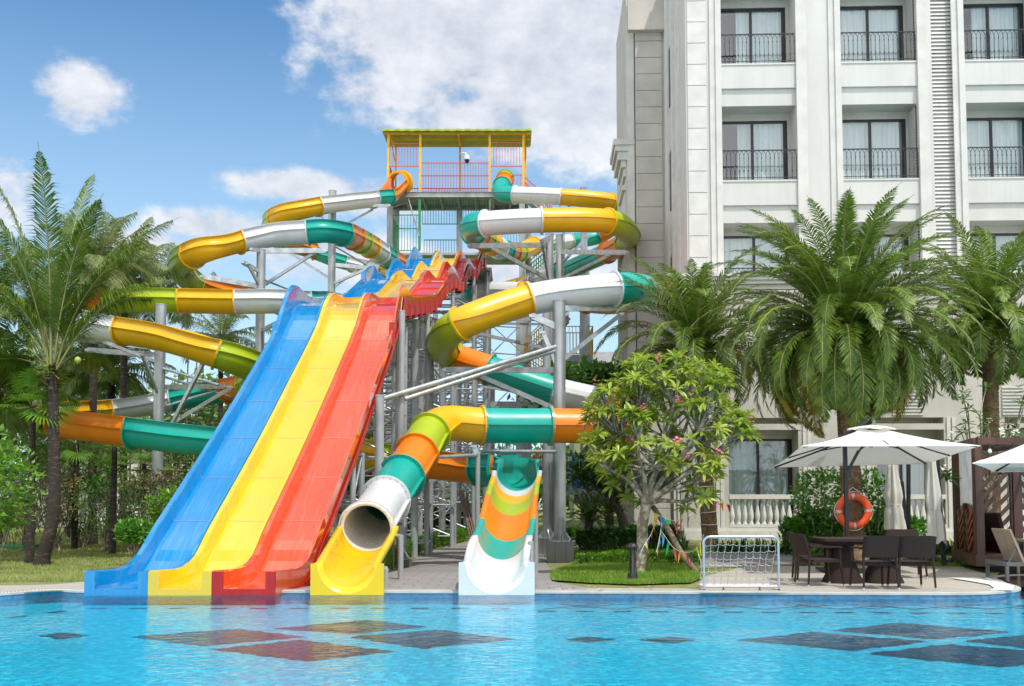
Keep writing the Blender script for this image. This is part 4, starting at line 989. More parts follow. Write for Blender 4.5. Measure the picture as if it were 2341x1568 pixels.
# podium with its own cornice, ground-floor windows and balustrade
pl, pr = U(1449, 1100), bays[3][1] + 3; PD = -.9
def UP(px, py=1100):
    u, dy, dz = ray(px, py); k = u / dy; o = O + EY * PD
    return (k * o.y - o.x) / (EX.x - k * EX.y)
def ZP(py, px=1700):
    u = UP(px, py); return P(px, py, (O + EY * PD + EX * u).y).z
pl = UP(1450); ug = [(UP(1666), UP(1826)), (UP(2004), UP(2160)), (UP(2300), UP(2460))]
mb = MB(); hb(mb, UP(1572), pr, PD + 2.25, PD + 2.4, -.1, POD - .6); mb.build('ground_floor_backs', ROOM, hotel)
zw1, zw0, zb1, zb0 = ZP(1000), ZP(1130), ZP(1130), ZP(1203)
zup = ZP(955)
cuts = [UP(1560)] + [v for w_ in ug for v in w_] + [pr]
mb = MB()
for a, b in zip(cuts[0::2], cuts[1::2]): hb(mb, a, b, PD, PD + 2.2, -.1, zup)
hb(mb, cuts[0], pr, PD + .0, PD + 2.2, zup + .001, POD - .55)
mb.build('podium_wall', STUC2, hotel)
mb = MB(); hb(mb, pl, cuts[0] - .002, PD + .35, PD + 8, -.1, ZP(850)); mb.build('podium_side_wall', STUC2, hotel)
mb = MB(); z = 0
while z < ZP(850) - .5: hb(mb, pl + .01, UP(1535), PD + .30, PD + .348, z + .012, z + 1.04 - .012); z += 1.04
mb.build('podium_quoins', STUC2, hotel)
mb = MB(); z = 0.35
while z < zup: hb(mb, UP(1572), UP(1622), PD - .045, PD - .002, z + .012, z + 1.03 - .012); z += 1.03
mb.build('podium_quoins', STUC2, hotel)
mb = MB()
for px in (1545, 1553, 1561): u = UP(px); hb(mb, u - .06, u + .06, PD + .02 + (1561 - px) * .008, PD + .4, 0.3, zup + 1)
hb(mb, UP(1545) - .06, UP(1561) + .06, PD + .38, PD + .42, .3, zup + 1)
for px in (1640, 1650, 1840, 1850, 1985, 2170, 2182): u = UP(px); q = MB(); hb(q, u - .06, u + .06, PD - .05, PD - .002, .3, zup); q.build('podium_moulding', TRIM, hotel)
mb.build('podium_moulding', TRIM, hotel)
mb = MB(); hb(mb, UP(1562), pr, PD - .12, PD + .1, -.1, .30); hb(mb, UP(1562), pr, PD - .06, PD - .003, .301, .40); mb.build('plinth', TRIM, hotel)
for a, b in ug:
    window(a + .01, b - .01, .35, zw1, PD + .9)
    mb = MB(); hb(mb, a, b, PD + .8, PD + 2.2, zw1 + .001, zup); hb(mb, a, b, PD - .05, PD + .2, zw1 + .25, zw1 + .45); mb.build('window_head', STUC2, hotel)
    bl = MB(); hb(bl, a, b, PD - .03, PD + .22, zb1 - .15, zb1); hb(bl, a, b, PD - .02, PD + .21, zb0 - .02, zb0 + .07); hb(bl, a, b, PD + .0, PD + .19, -.1, zb0 - .02)
    B_ = bl.build('balustrade', TRIM, hotel); n = 11; hh = zb1 - .15 - zb0 - .07
    for k in range(n):
        u = a + (b - a) * (k + .5) / n; c = L_(u, PD + .10, zb0 + .07); q = MB()
        q.lathe(c, [(.075, 0), (.075, .05 * hh), (.05, .09 * hh), (.062, .16 * hh), (.088, .30 * hh), (.082, .42 * hh), (.045, .66 * hh), (.036, .80 * hh), (.055, .84 * hh), (.040, .88 * hh), (.075, .94 * hh), (.075, hh)], 12)
        q.build('baluster', TRIM, B_)
# podium cornice
mb = MB()
for d0, z0, z1 in ((-.62, -.10, 0), (-.55, -.22, -.10), (-.46, -.34, -.22), (-.30, -.50, -.34), (-.14, -.62, -.50)):
    hb(mb, UP(1562, 640) + d0 * .9, pr, PD + d0 + .4, 1.0, POD + z0 + .002, POD + z1)
mb.build('podium_cornice', TRIM, hotel)
dc = thing('dome_camera', L_(U(1606), -.25, POD + .01), 'small white dome camera on the podium ledge of the hotel', 'camera')
mb = MB(); c = L_(U(1606), -.25, POD); mb.lathe(c, [(.10, 0), (.10, .06), (.06, .08), (.09, .12)], 12); mb.lathe(c, [(.09, .12), (.10, .17), (.07, .24), (.02, .27)], 12, 1); mb.build('housing', [WHT, M('smoked_dome', (.1, .1, .11), .1)], dc)
# upper-right louvre vents on the podium
for a, b in ((UP(2040, 990), UP(2110, 990)), (UP(2290, 950), UP(2340, 950))):
    mb = MB(); z = ZP(950)
    for k in range(9): hb(mb, a, b, PD - .06, PD - .003, z + k * .11, z + k * .11 + .05)
    mb.build('louvre_vent', TRIM, hotel)
# low grey-roofed buildings far behind
def far_house(name, px, D, w_, d_, h_, m, lab, roof=None):
    x = (px - CX) / F * D; t_ = thing(name, (x, D, gz(x, D)), lab, 'building'); mb = MB(); mb.bb(x - w_ / 2, x + w_ / 2, D, D + d_, gz(x, D), h_); mb.build('wall', m, t_)
    mb = MB(); e = .5; r0 = [(x - w_ / 2 - e, D - e, h_), (x + w_ / 2 + e, D - e, h_), (x + w_ / 2 + e, D + d_ + e, h_), (x - w_ / 2 - e, D + d_ + e, h_)]
    mb.add(r0 + [(x - w_ / 4, D + d_ / 2, h_ + 1.6), (x + w_ / 4, D + d_ / 2, h_ + 1.6)], [(0, 1, 5, 4), (1, 2, 5), (2, 3, 4, 5), (3, 0, 4), (3, 2, 1, 0)]); mb.build('roof', roof or M('grey_roof', (.3, .3, .3), .7), t_)
    for k in range(4):
        q = MB(); u = x - w_ * .36 + k * w_ * .24; q.bb(u - .5, u + .5, D - .04, D - .002, 1.0, 2.3); q.build('window', FRAME, t_)
far_house('bungalow', 270, 58, 9, 7, 4.4, M('white_wall', (.75, .75, .73), .8), 'white bungalow glimpsed behind the left hedge')
far_house('service_block', 1378, 62, 3.6, 5, 9.2, M('olive_panel', (.36, .40, .20), .7), 'tall narrow olive and black block beside the hotel')
# parked cars beyond the trees
def car(px, D, col, lab):
    x = (px - CX) / F * D; t_ = thing('parked_car', (x, D, gz(x, D)), lab, 'car', None, R(90))
    m = M('paint_' + lab.split()[0], col, .2, .1, .03, coat=.6); prof = [(-2.1, .35), (-2.12, .75), (-1.95, .95), (-1.1, 1.02), (-.6, 1.42), (.7, 1.45), (1.35, 1.05), (2.0, .9), (2.12, .6), (2.1, .35)]
    mb = MB(); mb.rings([[Vector((a, y * (1 if z < 1.1 else .8), z)) for a, z in prof] for y in (-.85, -.8, .8, .85)], True, True, 0, False); mb.build('body', m, t_, local=True)
    mb = MB()
    for s_ in (-1, 1): mb.add([(-1.0, s_ * .80, 1.05), (1.25, s_ * .80, 1.05), (.65, s_ * .70, 1.38), (-.58, s_ * .70, 1.38)], [(0, 1, 2, 3)])
    mb.build('side_glass', FRAME, t_, local=True)
    for a in (-1.35, 1.35):
        for s_ in (-1, 1): mb = MB(); mb.tube([(a, s_ * .72, .32), (a, s_ * .9, .32)], .32, 16); mb.build('wheel', DARK, t_, local=True)
    t_.rotation_euler.z = R(12)
car(1215, 95, (.7, .72, .74), 'white car parked far beyond the trestles under the trees'); car(1160, 100, (.03, .25, .30), 'teal car parked left of the white car in the distance')
# ================================================================ PLANTS
def leafm(name, c, c2=None, rough=.45, tr=.25, scale=2.2, var=.35): return M(name, c, rough, 0, var, scale, 0, 40, .01, col2=c2, trans=tr, lo=.3, hi=.7)
COCO = leafm('coconut_frond', (.045, .115, .012), (.18, .26, .030, 1), tr=.3); COCO2 = leafm('dusty_frond', (.12, .18, .05), (.32, .36, .14, 1), scale=1.2, tr=.35)
DATE = leafm('date_frond', (.040, .105, .010), (.22, .31, .035, 1), scale=5.0, tr=.28); DATEY = leafm('yellowing_frond', (.14, .17, .02), (.48, .36, .04, 1), scale=1.0)
RACH = M('frond_rib', (.30, .30, .10), .5); RIBD = M('dry_frond_base', (.20, .13, .075), .8, 0, .4, 6, .4, 30, .01)
PLUM = leafm('frangipani_leaf', (.17, .29, .025), (.42, .50, .06, 1), .35, .3, 1.6); PLUD = leafm('dark_glossy_leaf', (.035, .10, .016), (.09, .19, .028, 1), .3, .2, 1.5)
HEDGE = leafm('hedge_leaf', (.07, .22, .03), (.20, .44, .06, 1), .35, .25, 2.5); DHEDGE = leafm('dark_hedge_leaf', (.025, .08, .018), (.06, .16, .03, 1), .35, .15, 3)
LIME = leafm('bright_shrub_leaf', (.09, .24, .02), (.22, .40, .04, 1), .4, .3, 3); FAR = leafm('far_tree_leaf', (.10, .20, .05), (.26, .36, .10, 1), .6, .3, .5)
DRYL = leafm('dry_vine_leaf', (.16, .17, .06), (.36, .30, .13, 1), .7, .2, 3); PURP = leafm('rhoeo_leaf', (.10, .05, .06), (.20, .22, .12, 1), .4, .2, 6)
PINK = M('pink_blossom', (.75, .16, .28), .6, 0, .3, 9); WBLO = M('white_blossom', (.80, .78, .70), .6, 0, .1, 9)
PBARK = M('palm_bark', (.035, .027, .022), .9, 0, .6, 9, .7, 26, .03, col2=(.17, .125, .09, 1), stretch=(.5, .5, 2.2), lo=.52, hi=.75); BARK = M('grey_mottled_bark', (.20, .16, .11), .9, 0, .5, 9, .5, 30, .02, col2=(.50, .46, .38, 1), lo=.45, hi=.62)
DBARK = M('dark_wet_bark', (.02, .016, .013), .8, 0, .6, 10, .6, 30, .02, col2=(.09, .07, .05, 1)); DPBARK = M('date_palm_boots', (.17, .10, .055), .9, 0, .4, 7, .5, 30, .02, col2=(.33, .22, .13, 1))
def frond(mb, base, az, e0, L, droop, ll, n, mleaf=0, mr=1, vdrop=.25, w_=.035, rng=None, spread=1.0, twist=0, bare=.12, curl=1.0, jit=.12, fwb=.45):
    """one pinnate palm frond: arching rib with two ranks of leaflets"""
    rng = rng or random; dr = Vector((math.sin(az), math.cos(az), 0)); side = Vector((math.cos(az), -math.sin(az), 0))
    pts = []; p = Vector(base); e = e0; K = 14; ds = L / K
    for k in range(K + 1):
        pts.append(p.copy()); e_ = e; p = p + (dr * math.cos(e_) + Vector((0, 0, 1)) * math.sin(e_) + side * twist * (k / K)) * ds
        e -= droop / K * (curl * (.35 + 1.3 * k / K))
    mb.tube(pts, [.028 * (1 - .85 * k / K) * (L / 3) ** .5 for k in range(K + 1)], 5, mr, False)
    up = Vector((0, 0, 1))
    for sgn in (-1, 1):
        for i in range(n):
            s_ = bare + (1 - bare) * (i + rng.random() * .7) / n; f = s_ * K; k = min(K - 1, int(f)); q = pts[k].lerp(pts[k + 1], f - k); t_ = (pts[k + 1] - pts[k]).normalized()
            nrm = side.cross(t_).normalized()
            if nrm.z < 0: nrm = -nrm
            l_ = ll * (math.sin(math.pi * min(1, .12 + s_ * .92)) ** .55) * rng.uniform(.82, 1.12); fw = fwb + .55 * s_
            d = (side * sgn * spread + t_ * fw + nrm * (.30 - .25 * s_) * curl + Vector([rng.uniform(-jit, jit) for _ in range(3)])).normalized()
            m1 = q + d * l_ * .5 - up * vdrop * l_ * .18; m2 = q + d * l_ * .92 - up * vdrop * l_ * rng.uniform(.7, 1.15)
            ww = t_.cross(d).cross(d).normalized() * w_ * .5
            mb.add([q - ww * .5, q + ww * .5, m1 + ww, m1 - ww, m2], [(0, 1, 2, 3), (3, 2, 4)], mleaf)
def ringed_trunk(pts, r0, r1, m, parent, n=14, ring=.11, amp=.012, boots=False, rng=None):
    q, _ = smooth_path(pts, 10); L = sum((b - a).length for a, b in zip(q, q[1:])); K = max(8, int(L / ring * 2)); out = []; rs = []
    for k in range(K + 1):
        f = k / K * (len(q) - 1); i = min(len(q) - 2, int(f)); out.append(q[i].lerp(q[i + 1], f - i)); s_ = k / K
        rs.append(r0 + (r1 - r0) * s_ + (amp if k % 2 else -amp * .4) + (.08 * r0 / .2) * max(0, 1 - s_ * 9))
    mb = MB(); mb.tube(out, rs, n, 0, True)
    if boots:
        rng = rng or random.Random(2); z = 0
        for k in range(K * 2):
            f = k / (K * 2) * (len(q) - 1); i = min(len(q) - 2, int(f)); c = q[i].lerp(q[i + 1], f - i); r = r0 + (r1 - r0) * f / len(q)
            for j in range(5):
                a = (j + .5 * (k % 2)) * 2 * math.pi / 5 + k * .2; d = Vector((math.cos(a), math.sin(a), 0)); s2 = Vector((-d.y, d.x, 0)); b_ = c + d * (r - .01); h = rng.uniform(.09, .13)
                mb.add([b_ - s2 * .075, b_ + s2 * .075, b_ + s2 * .05 + Vector((0, 0, h)) + d * .05, b_ - s2 * .05 + Vector((0, 0, h)) + d * .05, b_ + Vector((0, 0, h * 1.1))], [(0, 1, 2, 3), (3, 2, 4)], 0)
    return mb.build('trunk', m, parent)
def palm(name, base, top, r, lab, fr, leafmat, trunkm, group=None, boots=False, seed=1, coconuts=0, mid=None, yellow=None, skirt=True):
    rng = random.Random(seed); t_ = thing(name, base, lab, 'palm tree', group); base = Vector(base); top = Vector(top)
    ringed_trunk([base - Vector((0, 0, .05))] + (mid or [base.lerp(top, .5)]) + [top], r, r * .78, trunkm, t_, boots=boots, rng=rng)
    mb = MB(); my = MB()
    for f in fr: 
        tgt = my if (yellow and rng.random() < yellow * (1 if f.get('e0', 1) < .0 else 0)) else mb
        frond(tgt, top + Vector((0, 0, rng.uniform(-.25, .2))) + Vector((math.sin(f['az']), math.cos(f['az']), 0)) * r * .5, rng=rng, **f)
    mb.build('crown', [leafmat, RACH], t_)
    if my.v: my.build('yellowing_fronds', [DATEY, RACH], t_)
    if skirt:
        mb = MB()
        for k in range(26):
            a = rng.uniform(0, 6.28); d = Vector((math.cos(a), math.sin(a), 0)); z = rng.uniform(-.75, .1); b_ = top + d * r * .8 + Vector((0, 0, z)); s2 = Vector((-d.y, d.x, 0)); l_ = rng.uniform(.25, .5); e = rng.uniform(-.3, .9)
            tip = b_ + (d * math.cos(e) + Vector((0, 0, math.sin(e)))) * l_; mb.add([b_ - s2 * .07, b_ + s2 * .07, tip + s2 * .015, tip - s2 * .015], [(0, 1, 2, 3)], 0); mb.add([b_ - s2 * .06 - d * .02, b_ + s2 * .06 - d * .02, tip - Vector((0, 0, .05))], [(0, 2, 1)], 0)
        mb.build('frond_bases', RIBD, t_)
    return t_
def fan(n, rng, e_hi, e_lo, L, droop, ll, nl, a0=0, **kw):
    out = []
    for k in range(n):
        s_ = (k + .5) / n; a = a0 + k * 2.39996 + rng.uniform(-.2, .2)
        out.append(dict(az=a, e0=e_hi + (e_lo - e_hi) * s_ + rng.uniform(-.08, .08), L=L * rng.uniform(.88, 1.08) * (.78 + .22 * math.sin(math.pi * min(1, s_ + .3))), droop=droop * rng.uniform(.85, 1.2) * (.45 + .75 * s_), ll=ll, n=nl, **kw))
    return out
rg = random.Random(11)
# big coconut palm at the left front
cb = G(95, 1291); ct = P(118, 835, cb.y + .3)
fr = []
for az, e0, L, dr_, sp_ in ((2.95, 1.47, 6.0, .7, .9), (.3, 1.5, 6.0, .5, .9), (4.95, 1.22, 5.0, .75, .8), (4.5, 1.42, 5.6, .5, .8), (1.35, 1.25, 5.4, .95, .75), (1.75, 1.32, 4.6, 1.25, .75), (.7, 1.05, 3.9, 1.3, .8),
        (5.8, 1.2, 4.4, 1.0, .8), (4.6, .85, 3.6, 1.9, .7), (5.4, .6, 3.2, 2.0, .7), (3.7, 1.15, 4.0, 2.1, .7), (.1, .7, 3.0, 1.6, .8), (4.9, .35, 3.2, 1.6, .8), (1.0, 1.36, 5.2, .9, .75), (2.2, 1.42, 5.2, 1.0, .75), (3.9, 1.4, 5.2, .9, .75), (5.4, 1.3, 5.0, .8, .8), (1.75, 1.05, 4.2, 1.25, .7), (4.3, 1.1, 4.4, 1.3, .75)):
    fr.append(dict(az=az, e0=e0, L=L, droop=dr_, ll=1.12, n=135, vdrop=.6, fwb=.75, w_=.032, twist=rg.uniform(-.1, .1), bare=.2, spread=sp_))
cp = palm('coconut_palm', cb, ct, .175, 'large coconut palm with dark ringed trunk on the lawn left of the blue lane', fr, COCO, PBARK, seed=4, mid=[cb + Vector((.10, 0, .5)), cb + Vector((.25, .05, 1.3)), cb.lerp(ct, .7) + Vector((.12, 0, 0))])
for px, py, c in ((178, 823, (.42, .48, .10)), (92, 838, (.05, .10, .03)), (78, 832, (.06, .11, .03))):
    mb = MB(); c_ = P(px, py, ct.y - .25); mb.lathe(c_ - Vector((0, 0, .09)), [(.01, 0), (.06, .02), (.088, .08), (.085, .12), (.05, .17), (.005, .185)], 12); o = mb.build('coconut', M('coconut_%d' % px, c, .4), cp)
    if px == 178: o['label'] = 'pale green coconut'
# inflorescence whiskers
mb = MB()
for k in range(60):
    a = rg.uniform(0, 6.28); e = rg.uniform(-.5, .7); p = ct + Vector((rg.uniform(-.15, .15), -.15, rg.uniform(-.35, .0))); mb.tube([p, p + Vector((math.cos(a) * math.cos(e), -abs(math.sin(a)) * math.cos(e), math.sin(e))) * rg.uniform(.2, .38)], .008, 3)
mb.build('flower_stalks', M('palm_flower', (.30, .36, .08), .6), cp)
def bgpalm(px, D, py, lab, seed, L=3.0, n=24, m=COCO2, ll=.85, r=.15, nl=62, w_=.045, base=None, **kw):
    g = GD(px, D); g = base or g; tp = P(px, py, D); return palm('coconut_palm', g, tp, r, lab, fan(n, random.Random(seed), 1.35, -.35, L, 1.7, ll, nl, a0=seed, vdrop=.6, w_=w_), m, PBARK, seed=seed, **kw)
bgpalm(285, 40, 640, 'dusty coconut palm behind the lime and yellow trough', 21, 3.2, 26)
bgpalm(362, 47, 665, 'coconut palm furthest right among those behind the trough', 22, 3.1, 24)
bgpalm(215, 37, 610, 'tall coconut palm just right of the big one', 28, 2.9, 24)
bgpalm(-15, 33, 690, 'coconut palm whose crown is cut by the left photo edge', 23, 3.3, 22, m=COCO, base=GD(-20, 30))
bgpalm(165, 43, 850, 'low coconut palm behind the big trunk', 24, 2.6, 22, r=.16)
bgpalm(255, 43, 850, 'coconut palm with a full drooping crown under the yellow trough', 25, 3.4, 28, m=COCO, r=.18)
bgpalm(505, 52, 770, 'small coconut palm seen through the scaffold', 26, 3.6, 20)
bgpalm(0, 29, 905, 'low coconut palm at the far left behind the glossy bush', 27, 2.4, 20, m=COCO, base=GD(-30, 26))
# fan palms
def fanpalm(px, D, py, lab, seed, r=.5, n=16):
    rng = random.Random(seed); g = GD(px, D); tp = P(px, py, D); t_ = thing('fan_palm', g, lab, 'palm tree'); mb = MB(); mb.tube([g, g.lerp(tp, .5), tp], [.11, .10, .08], 10); mb.build('trunk', PBARK, t_); mb = MB()
    for k in range(n):
        a = rng.uniform(0, 6.28); e = rng.uniform(-.5, 1.2); d = Vector((math.cos(a) * math.cos(e), math.sin(a) * math.cos(e), math.sin(e))); c = tp + d * rng.uniform(.5, .9); mb.tube([tp, c], .012, 4, 1, False)
        s_ = d.cross(Vector((0, 0, 1))).normalized(); u = s_.cross(d)
        for j in range(26):
            b_ = (j / 25 - .5) * 4.2; v = (d * math.cos(b_) + s_ * math.sin(b_) + u * .15).normalized(); l_ = r * rng.uniform(.85, 1.05); w_ = v.cross(u).normalized() * .022
            m1 = c + v * l_ * .6; mb.add([c, m1 - w_, m1 + w_, c + v * l_ - Vector((0, 0, l_ * .22))], [(0, 1, 2), (1, 3, 2)], 0)
    mb.build('crown', [LIME, RACH], t_)
fanpalm(75, 27, 930, 'bright fan palm behind the big trunk at the left', 1, .75, 18); fanpalm(262, 31, 1022, 'fan palm below the orange and teal trough', 2, .7, 16); fanpalm(175, 34, 1015, 'darker fan palm just right of the big ringed trunk', 3, .7, 16); fanpalm(330, 36, 1060, 'small fan palm beside the thick steel column', 4, .6, 12)
# ---- leaf masses
def leaves(mb, cen, rad, n, size, rng, m=0, shell=.45, lump=.35, flat=.0, seed=0, long=1.6, zmin=None):
    cen = Vector(cen)
    for _ in range(n):
        v = Vector([rng.gauss(0, 1) for _ in range(3)]); v.normalize(); k = noise.noise(v * 2.3 + Vector((seed, 0, 0))) * lump + noise.noise(v * 5.1 + Vector((0, seed, 0))) * lump * .6
        rr = (1 - shell * rng.random() ** 1.5) * (1 + k); p = cen + Vector((v.x * rad[0], v.y * rad[1], v.z * rad[2])) * rr
        if zmin is not None and p.z < zmin: p.z = zmin + rng.random() * .1
        d = (v * .6 + Vector((rng.uniform(-1, 1), rng.uniform(-1, 1), rng.uniform(-.6, .9)))).normalized(); a = d.cross(Vector((rng.uniform(-.4, .4), rng.uniform(-.4, .4), 1))).normalized(); s_ = size * rng.uniform(.6, 1.3)
        q = d * s_ * long; w_ = a * s_ * .5; u = a.cross(d) * s_ * .15
        mb.add([p, p + q * .45 + w_ - u, p + q, p + q * .45 - w_ - u], [(0, 1, 2), (0, 2, 3)], m)
def shrub(name, cen, rad, n, size, m, lab, cat='shrub', seed=1, group=None, long=1.6, twigs=10, blobs=None):
    rng = random.Random(seed); cen = Vector(cen); g = Vector((cen.x, cen.y, gz(cen.x, cen.y))); t_ = thing(name, g, lab, cat, group)
    mb = MB(); bl = blobs or [(cen, rad, 1)]
    for i, (c, r_, w_) in enumerate(bl): leaves(mb, c, r_, int(n * w_), size, rng, 0, seed=seed + i * 3.3, long=long, zmin=g.z + .02)
    mb.build('foliage', m, t_); mb = MB()
    for k in range(twigs):
        c, r_, _ = bl[k % len(bl)]; c = Vector(c); e = c + Vector((rng.uniform(-.7, .7) * r_[0], rng.uniform(-.7, .7) * r_[1], rng.uniform(-.2, .7) * r_[2])); b_ = Vector((c.x + rng.uniform(-.2, .2) * r_[0], c.y, g.z)); mb.tube([b_, b_.lerp(e, .5) + Vector((rng.uniform(-.05, .05), 0, 0)), e], [.02, .014, .006], 4)
    mb.build('stems', BARK, t_); return t_
def at(px, py, D): return P(px, py, D)
# glossy bush at the left edge
shrub('glossy_bush', at(-15, 1120, 21.5), (.85, .7, 1.05), 1500, .10, LIME, 'glossy bright green bush cut by the left photo edge', seed=3)
# tangled hedge line behind the lawn
HL = ['dark hedge shrub at the very left edge of the photo', 'green hedge shrub showing left of the glossy bush top', 'twiggy hedge shrub behind the glossy bush', 'dry hedge shrub between glossy bush and big palm trunk', 'dark hedge shrub right behind the big palm trunk', 'green hedge shrub just right of the big palm trunk', 'twiggy brown hedge shrub before the bungalow', 'dry brown hedge shrub under the orange trough', 'dark hedge shrub under the joint of orange and teal trough', 'green hedge shrub touching the thick column',
 'twiggy hedge shrub between thick column and blue lane', 'dry hedge shrub at the blue lane foot']
k = 0
for px in range(-60, 640, 62):
    k += 1; D = 32 + (k % 3) * 1.2; m = (DRYL, DHEDGE, HEDGE, DRYL)[k % 4]
    shrub('hedge_shrub', at(px, 1162 - (k * 37 % 30), D), (1.05, .8, 1.0), 950, .085, m, HL[k - 1], seed=40 + k, group='tangled shrubs along the boundary hedge', twigs=26)
for i, (px, py, D, rx, rz, m, lab) in enumerate(((310, 1215, 26, .5, .28, HEDGE, 'low round green clump on the lawn near the blue lane'), (395, 1165, 27, .7, .55, LIME, 'fresh green bush beside the thick steel column foot'), (180, 1055, 38, 1.9, 1.0, FAR, 'loose broad bush filling the gap under the orange trough'),
                              (420, 1080, 40, 1.8, 1.1, FAR, 'loose broad bush behind the steel column'), (20, 1040, 34, 1.9, 1.3, FAR, 'loose broad bush at the far left'), (520, 1060, 42, 3.0, 2.2, FAR, 'leafy mass behind the upper blue lane'))):
    shrub('bush', at(px, py, D), (rx, rx * .7, rz), int(1100 * max(1, rx)), .09 if rx < 1 else .13, m, lab, seed=70 + i)
# ---- far trees
def tree(px, D, pyc, rad, n, size, m, lab, seed, trunkm=DBARK, tr=.16, name='broadleaf_tree', blobs=7, px0=None):
    rng = random.Random(seed); c = P(px, pyc, D); g = GD(px0 or px, D); t_ = thing(name, g, lab, 'tree'); mb = MB()
    lim = MB(); fork = g.lerp(c, .45); lim.tube([g, g.lerp(fork, .5) + Vector((rng.uniform(-.1, .1), 0, 0)), fork], [tr, tr * .85, tr * .7], 10)
    for b_ in range(blobs):
        v = Vector((rng.uniform(-1, 1), rng.uniform(-.8, .8), rng.uniform(-.75, .8))); cc = c + Vector((v.x * rad[0] * .62, v.y * rad[1] * .62, v.z * rad[2] * .6)); k = rng.uniform(.38, .6)
        leaves(mb, cc, (rad[0] * k, rad[1] * k, rad[2] * k), n // blobs, size, rng, 0, seed=seed + b_, shell=.6, lump=.5); lim.tube([fork, fork.lerp(cc, .5) + Vector((0, 0, .1)), cc], [tr * .5, tr * .3, tr * .1], 6)
    mb.build('crown', m, t_); lim.build('trunk', trunkm, t_); return t_
for i, (px, D, py, r_, m) in enumerate(((830, 74, 1120, 5.5, FAR), (1010, 84, 1135, 5.0, FAR), (1130, 92, 1085, 5.2, FAR), (1240, 100, 1092, 4.6, FAR), (1360, 76, 1080, 4.5, FAR), (720, 70, 1090, 5, FAR), (600, 66, 1060, 6.5, FAR), (150, 62, 1020, 7, FAR), (380, 66, 1020, 6.5, FAR), (-60, 55, 980, 7, FAR), (905, 64, 1010, 2.6, LIME), (1470, 90, 1060, 7, FAR))):
    tree(px, D, py, (r_ * 1.15, r_, r_ * .8), 3600, .34, m, 'distant green tree number %d from the left behind the slides' % i if 0 else ['distant tree behind the racing slide middle', 'distant low tree behind the trestle feet', 'distant tree left of the blue landing', 'distant tree below the teal tube', 'distant tree behind the blue stairs', 'distant tree hidden behind the steep lanes', 'distant broad tree behind the upper blue lane', 'broad far tree behind the left palms', 'broad far tree behind the scaffold', 'far tree beyond the left photo edge', 'small bright tree behind the red lane foot', 'far tree behind the hotel corner'][i], 200 + i, tr=.3)
tree(1350, 33, 900, (2.0, 1.6, 1.3), 2600, .16, PLUD, 'dark glossy-leaved tree with black trunk between stairs and hotel', 230, px0=1432, tr=.19, blobs=8)
# hanging dark branches of the same species near the blue stair
tree(1395, 30, 1060, (1.3, 1.0, .8), 900, .15, PLUD, 'low dark-leaved tree behind the pink frangipani', 231, px0=1428, tr=.17, blobs=6)
# ---- frangipani with pink flowers
def frangipani(base, targets, lab, seed, m, flower, nf, r0=.10, fork=None, leaf=.26, nl=15, bm=BARK, spread=.16, name='frangipani_tree'):
    rng = random.Random(seed); t_ = thing(name, base, lab, 'tree'); base = Vector(base); fork = Vector(fork); wood = MB(); lf = MB(); fl = MB()
    wood.tube([base, base.lerp(fork, .35) + Vector((.03, 0, 0)), base.lerp(fork, .7) + Vector((-.03, .02, 0)), fork], [r0 * 1.25, r0 * 1.05, r0, r0 * .92], 12)
    # main limbs grow towards cluster centres, twigs to each tip
    cl = []
    for tp in targets:
        best = None
        for c in cl:
            if (c[0] - tp).length < .75: best = c; break
        if best: best[1].append(tp)
        else: cl.append([tp.copy(), [tp]])
    for c, tips in cl:
        cen = sum(tips, Vector()) / len(tips); el_ = fork.lerp(cen, .55) + Vector((rng.uniform(-.12, .12), rng.uniform(-.1, .1), rng.uniform(-.12, .02))); hub = fork.lerp(cen, .8) + Vector((rng.uniform(-.08, .08), 0, -.08))
        wood.tube([fork, fork.lerp(el_, .5) + Vector((rng.uniform(-.06, .06), 0, .04)), el_, hub], [r0 * .6, r0 * .42, r0 * .32, r0 * .24], 8)
        for tp in tips:
            wood.tube([hub, hub.lerp(tp, .5) + Vector((rng.uniform(-.05, .05), rng.uniform(-.05, .05), -.03)), tp], [r0 * .22, r0 * .17, r0 * .14], 6)
            ax = ((tp - hub).normalized() * .5 + Vector((0, -.1, .7))).normalized(); a_ = ax.cross(Vector((1, .3, 0))).normalized(); b_ = ax.cross(a_)
            for j in range(nl):
                an = j * 2.4; e = rng.uniform(-.35, .95); d = ((a_ * math.cos(an) + b_ * math.sin(an)) * math.cos(e) + ax * math.sin(e)).normalized(); l_ = leaf * rng.uniform(.75, 1.15); s_ = d.cross(ax)
                s_ = s_.normalized() if s_.length > .05 else a_; u = s_.cross(d); sag = Vector((0, 0, -l_ * rng.uniform(.05, .35))); w_ = l_ * .15; p0 = tp + d * .02
                rows = []
                for f, wf in ((0, .12), (.25, .75), (.5, 1), (.75, .85), (1, .05)):
                    c0 = p0 + d * l_ * f + sag * f * f; rows.append([c0 - s_ * w_ * wf + u * .012 * wf, c0 - u * .004, c0 + s_ * w_ * wf + u * .012 * wf])
                lf.rings(rows, False, False, 0, True)
            if rng.random() < nf:
                for j in range(8):
                    c0 = tp + ax * .16 + Vector([rng.uniform(-.07, .07) for _ in range(3)])
                    for q in range(5):
                        an = q * 1.2566 + j; d = (a_ * math.cos(an) + b_ * math.sin(an)) * .036 + ax * .015; s_ = (a_ * math.cos(an + 1.57) + b_ * math.sin(an + 1.57)) * .015
                        fl.add([c0, c0 + d * .6 + s_, c0 + d, c0 + d * .6 - s_], [(0, 1, 2, 3)])
    wood.build('trunk', bm, t_); lf.build('crown', m, t_)
    if fl.v: fl.build('blossoms', flower, t_)
    return t_
rg = random.Random(8); base = G(1457, 1314); D0 = base.y; tips = []
cx, cy = 1530, 985
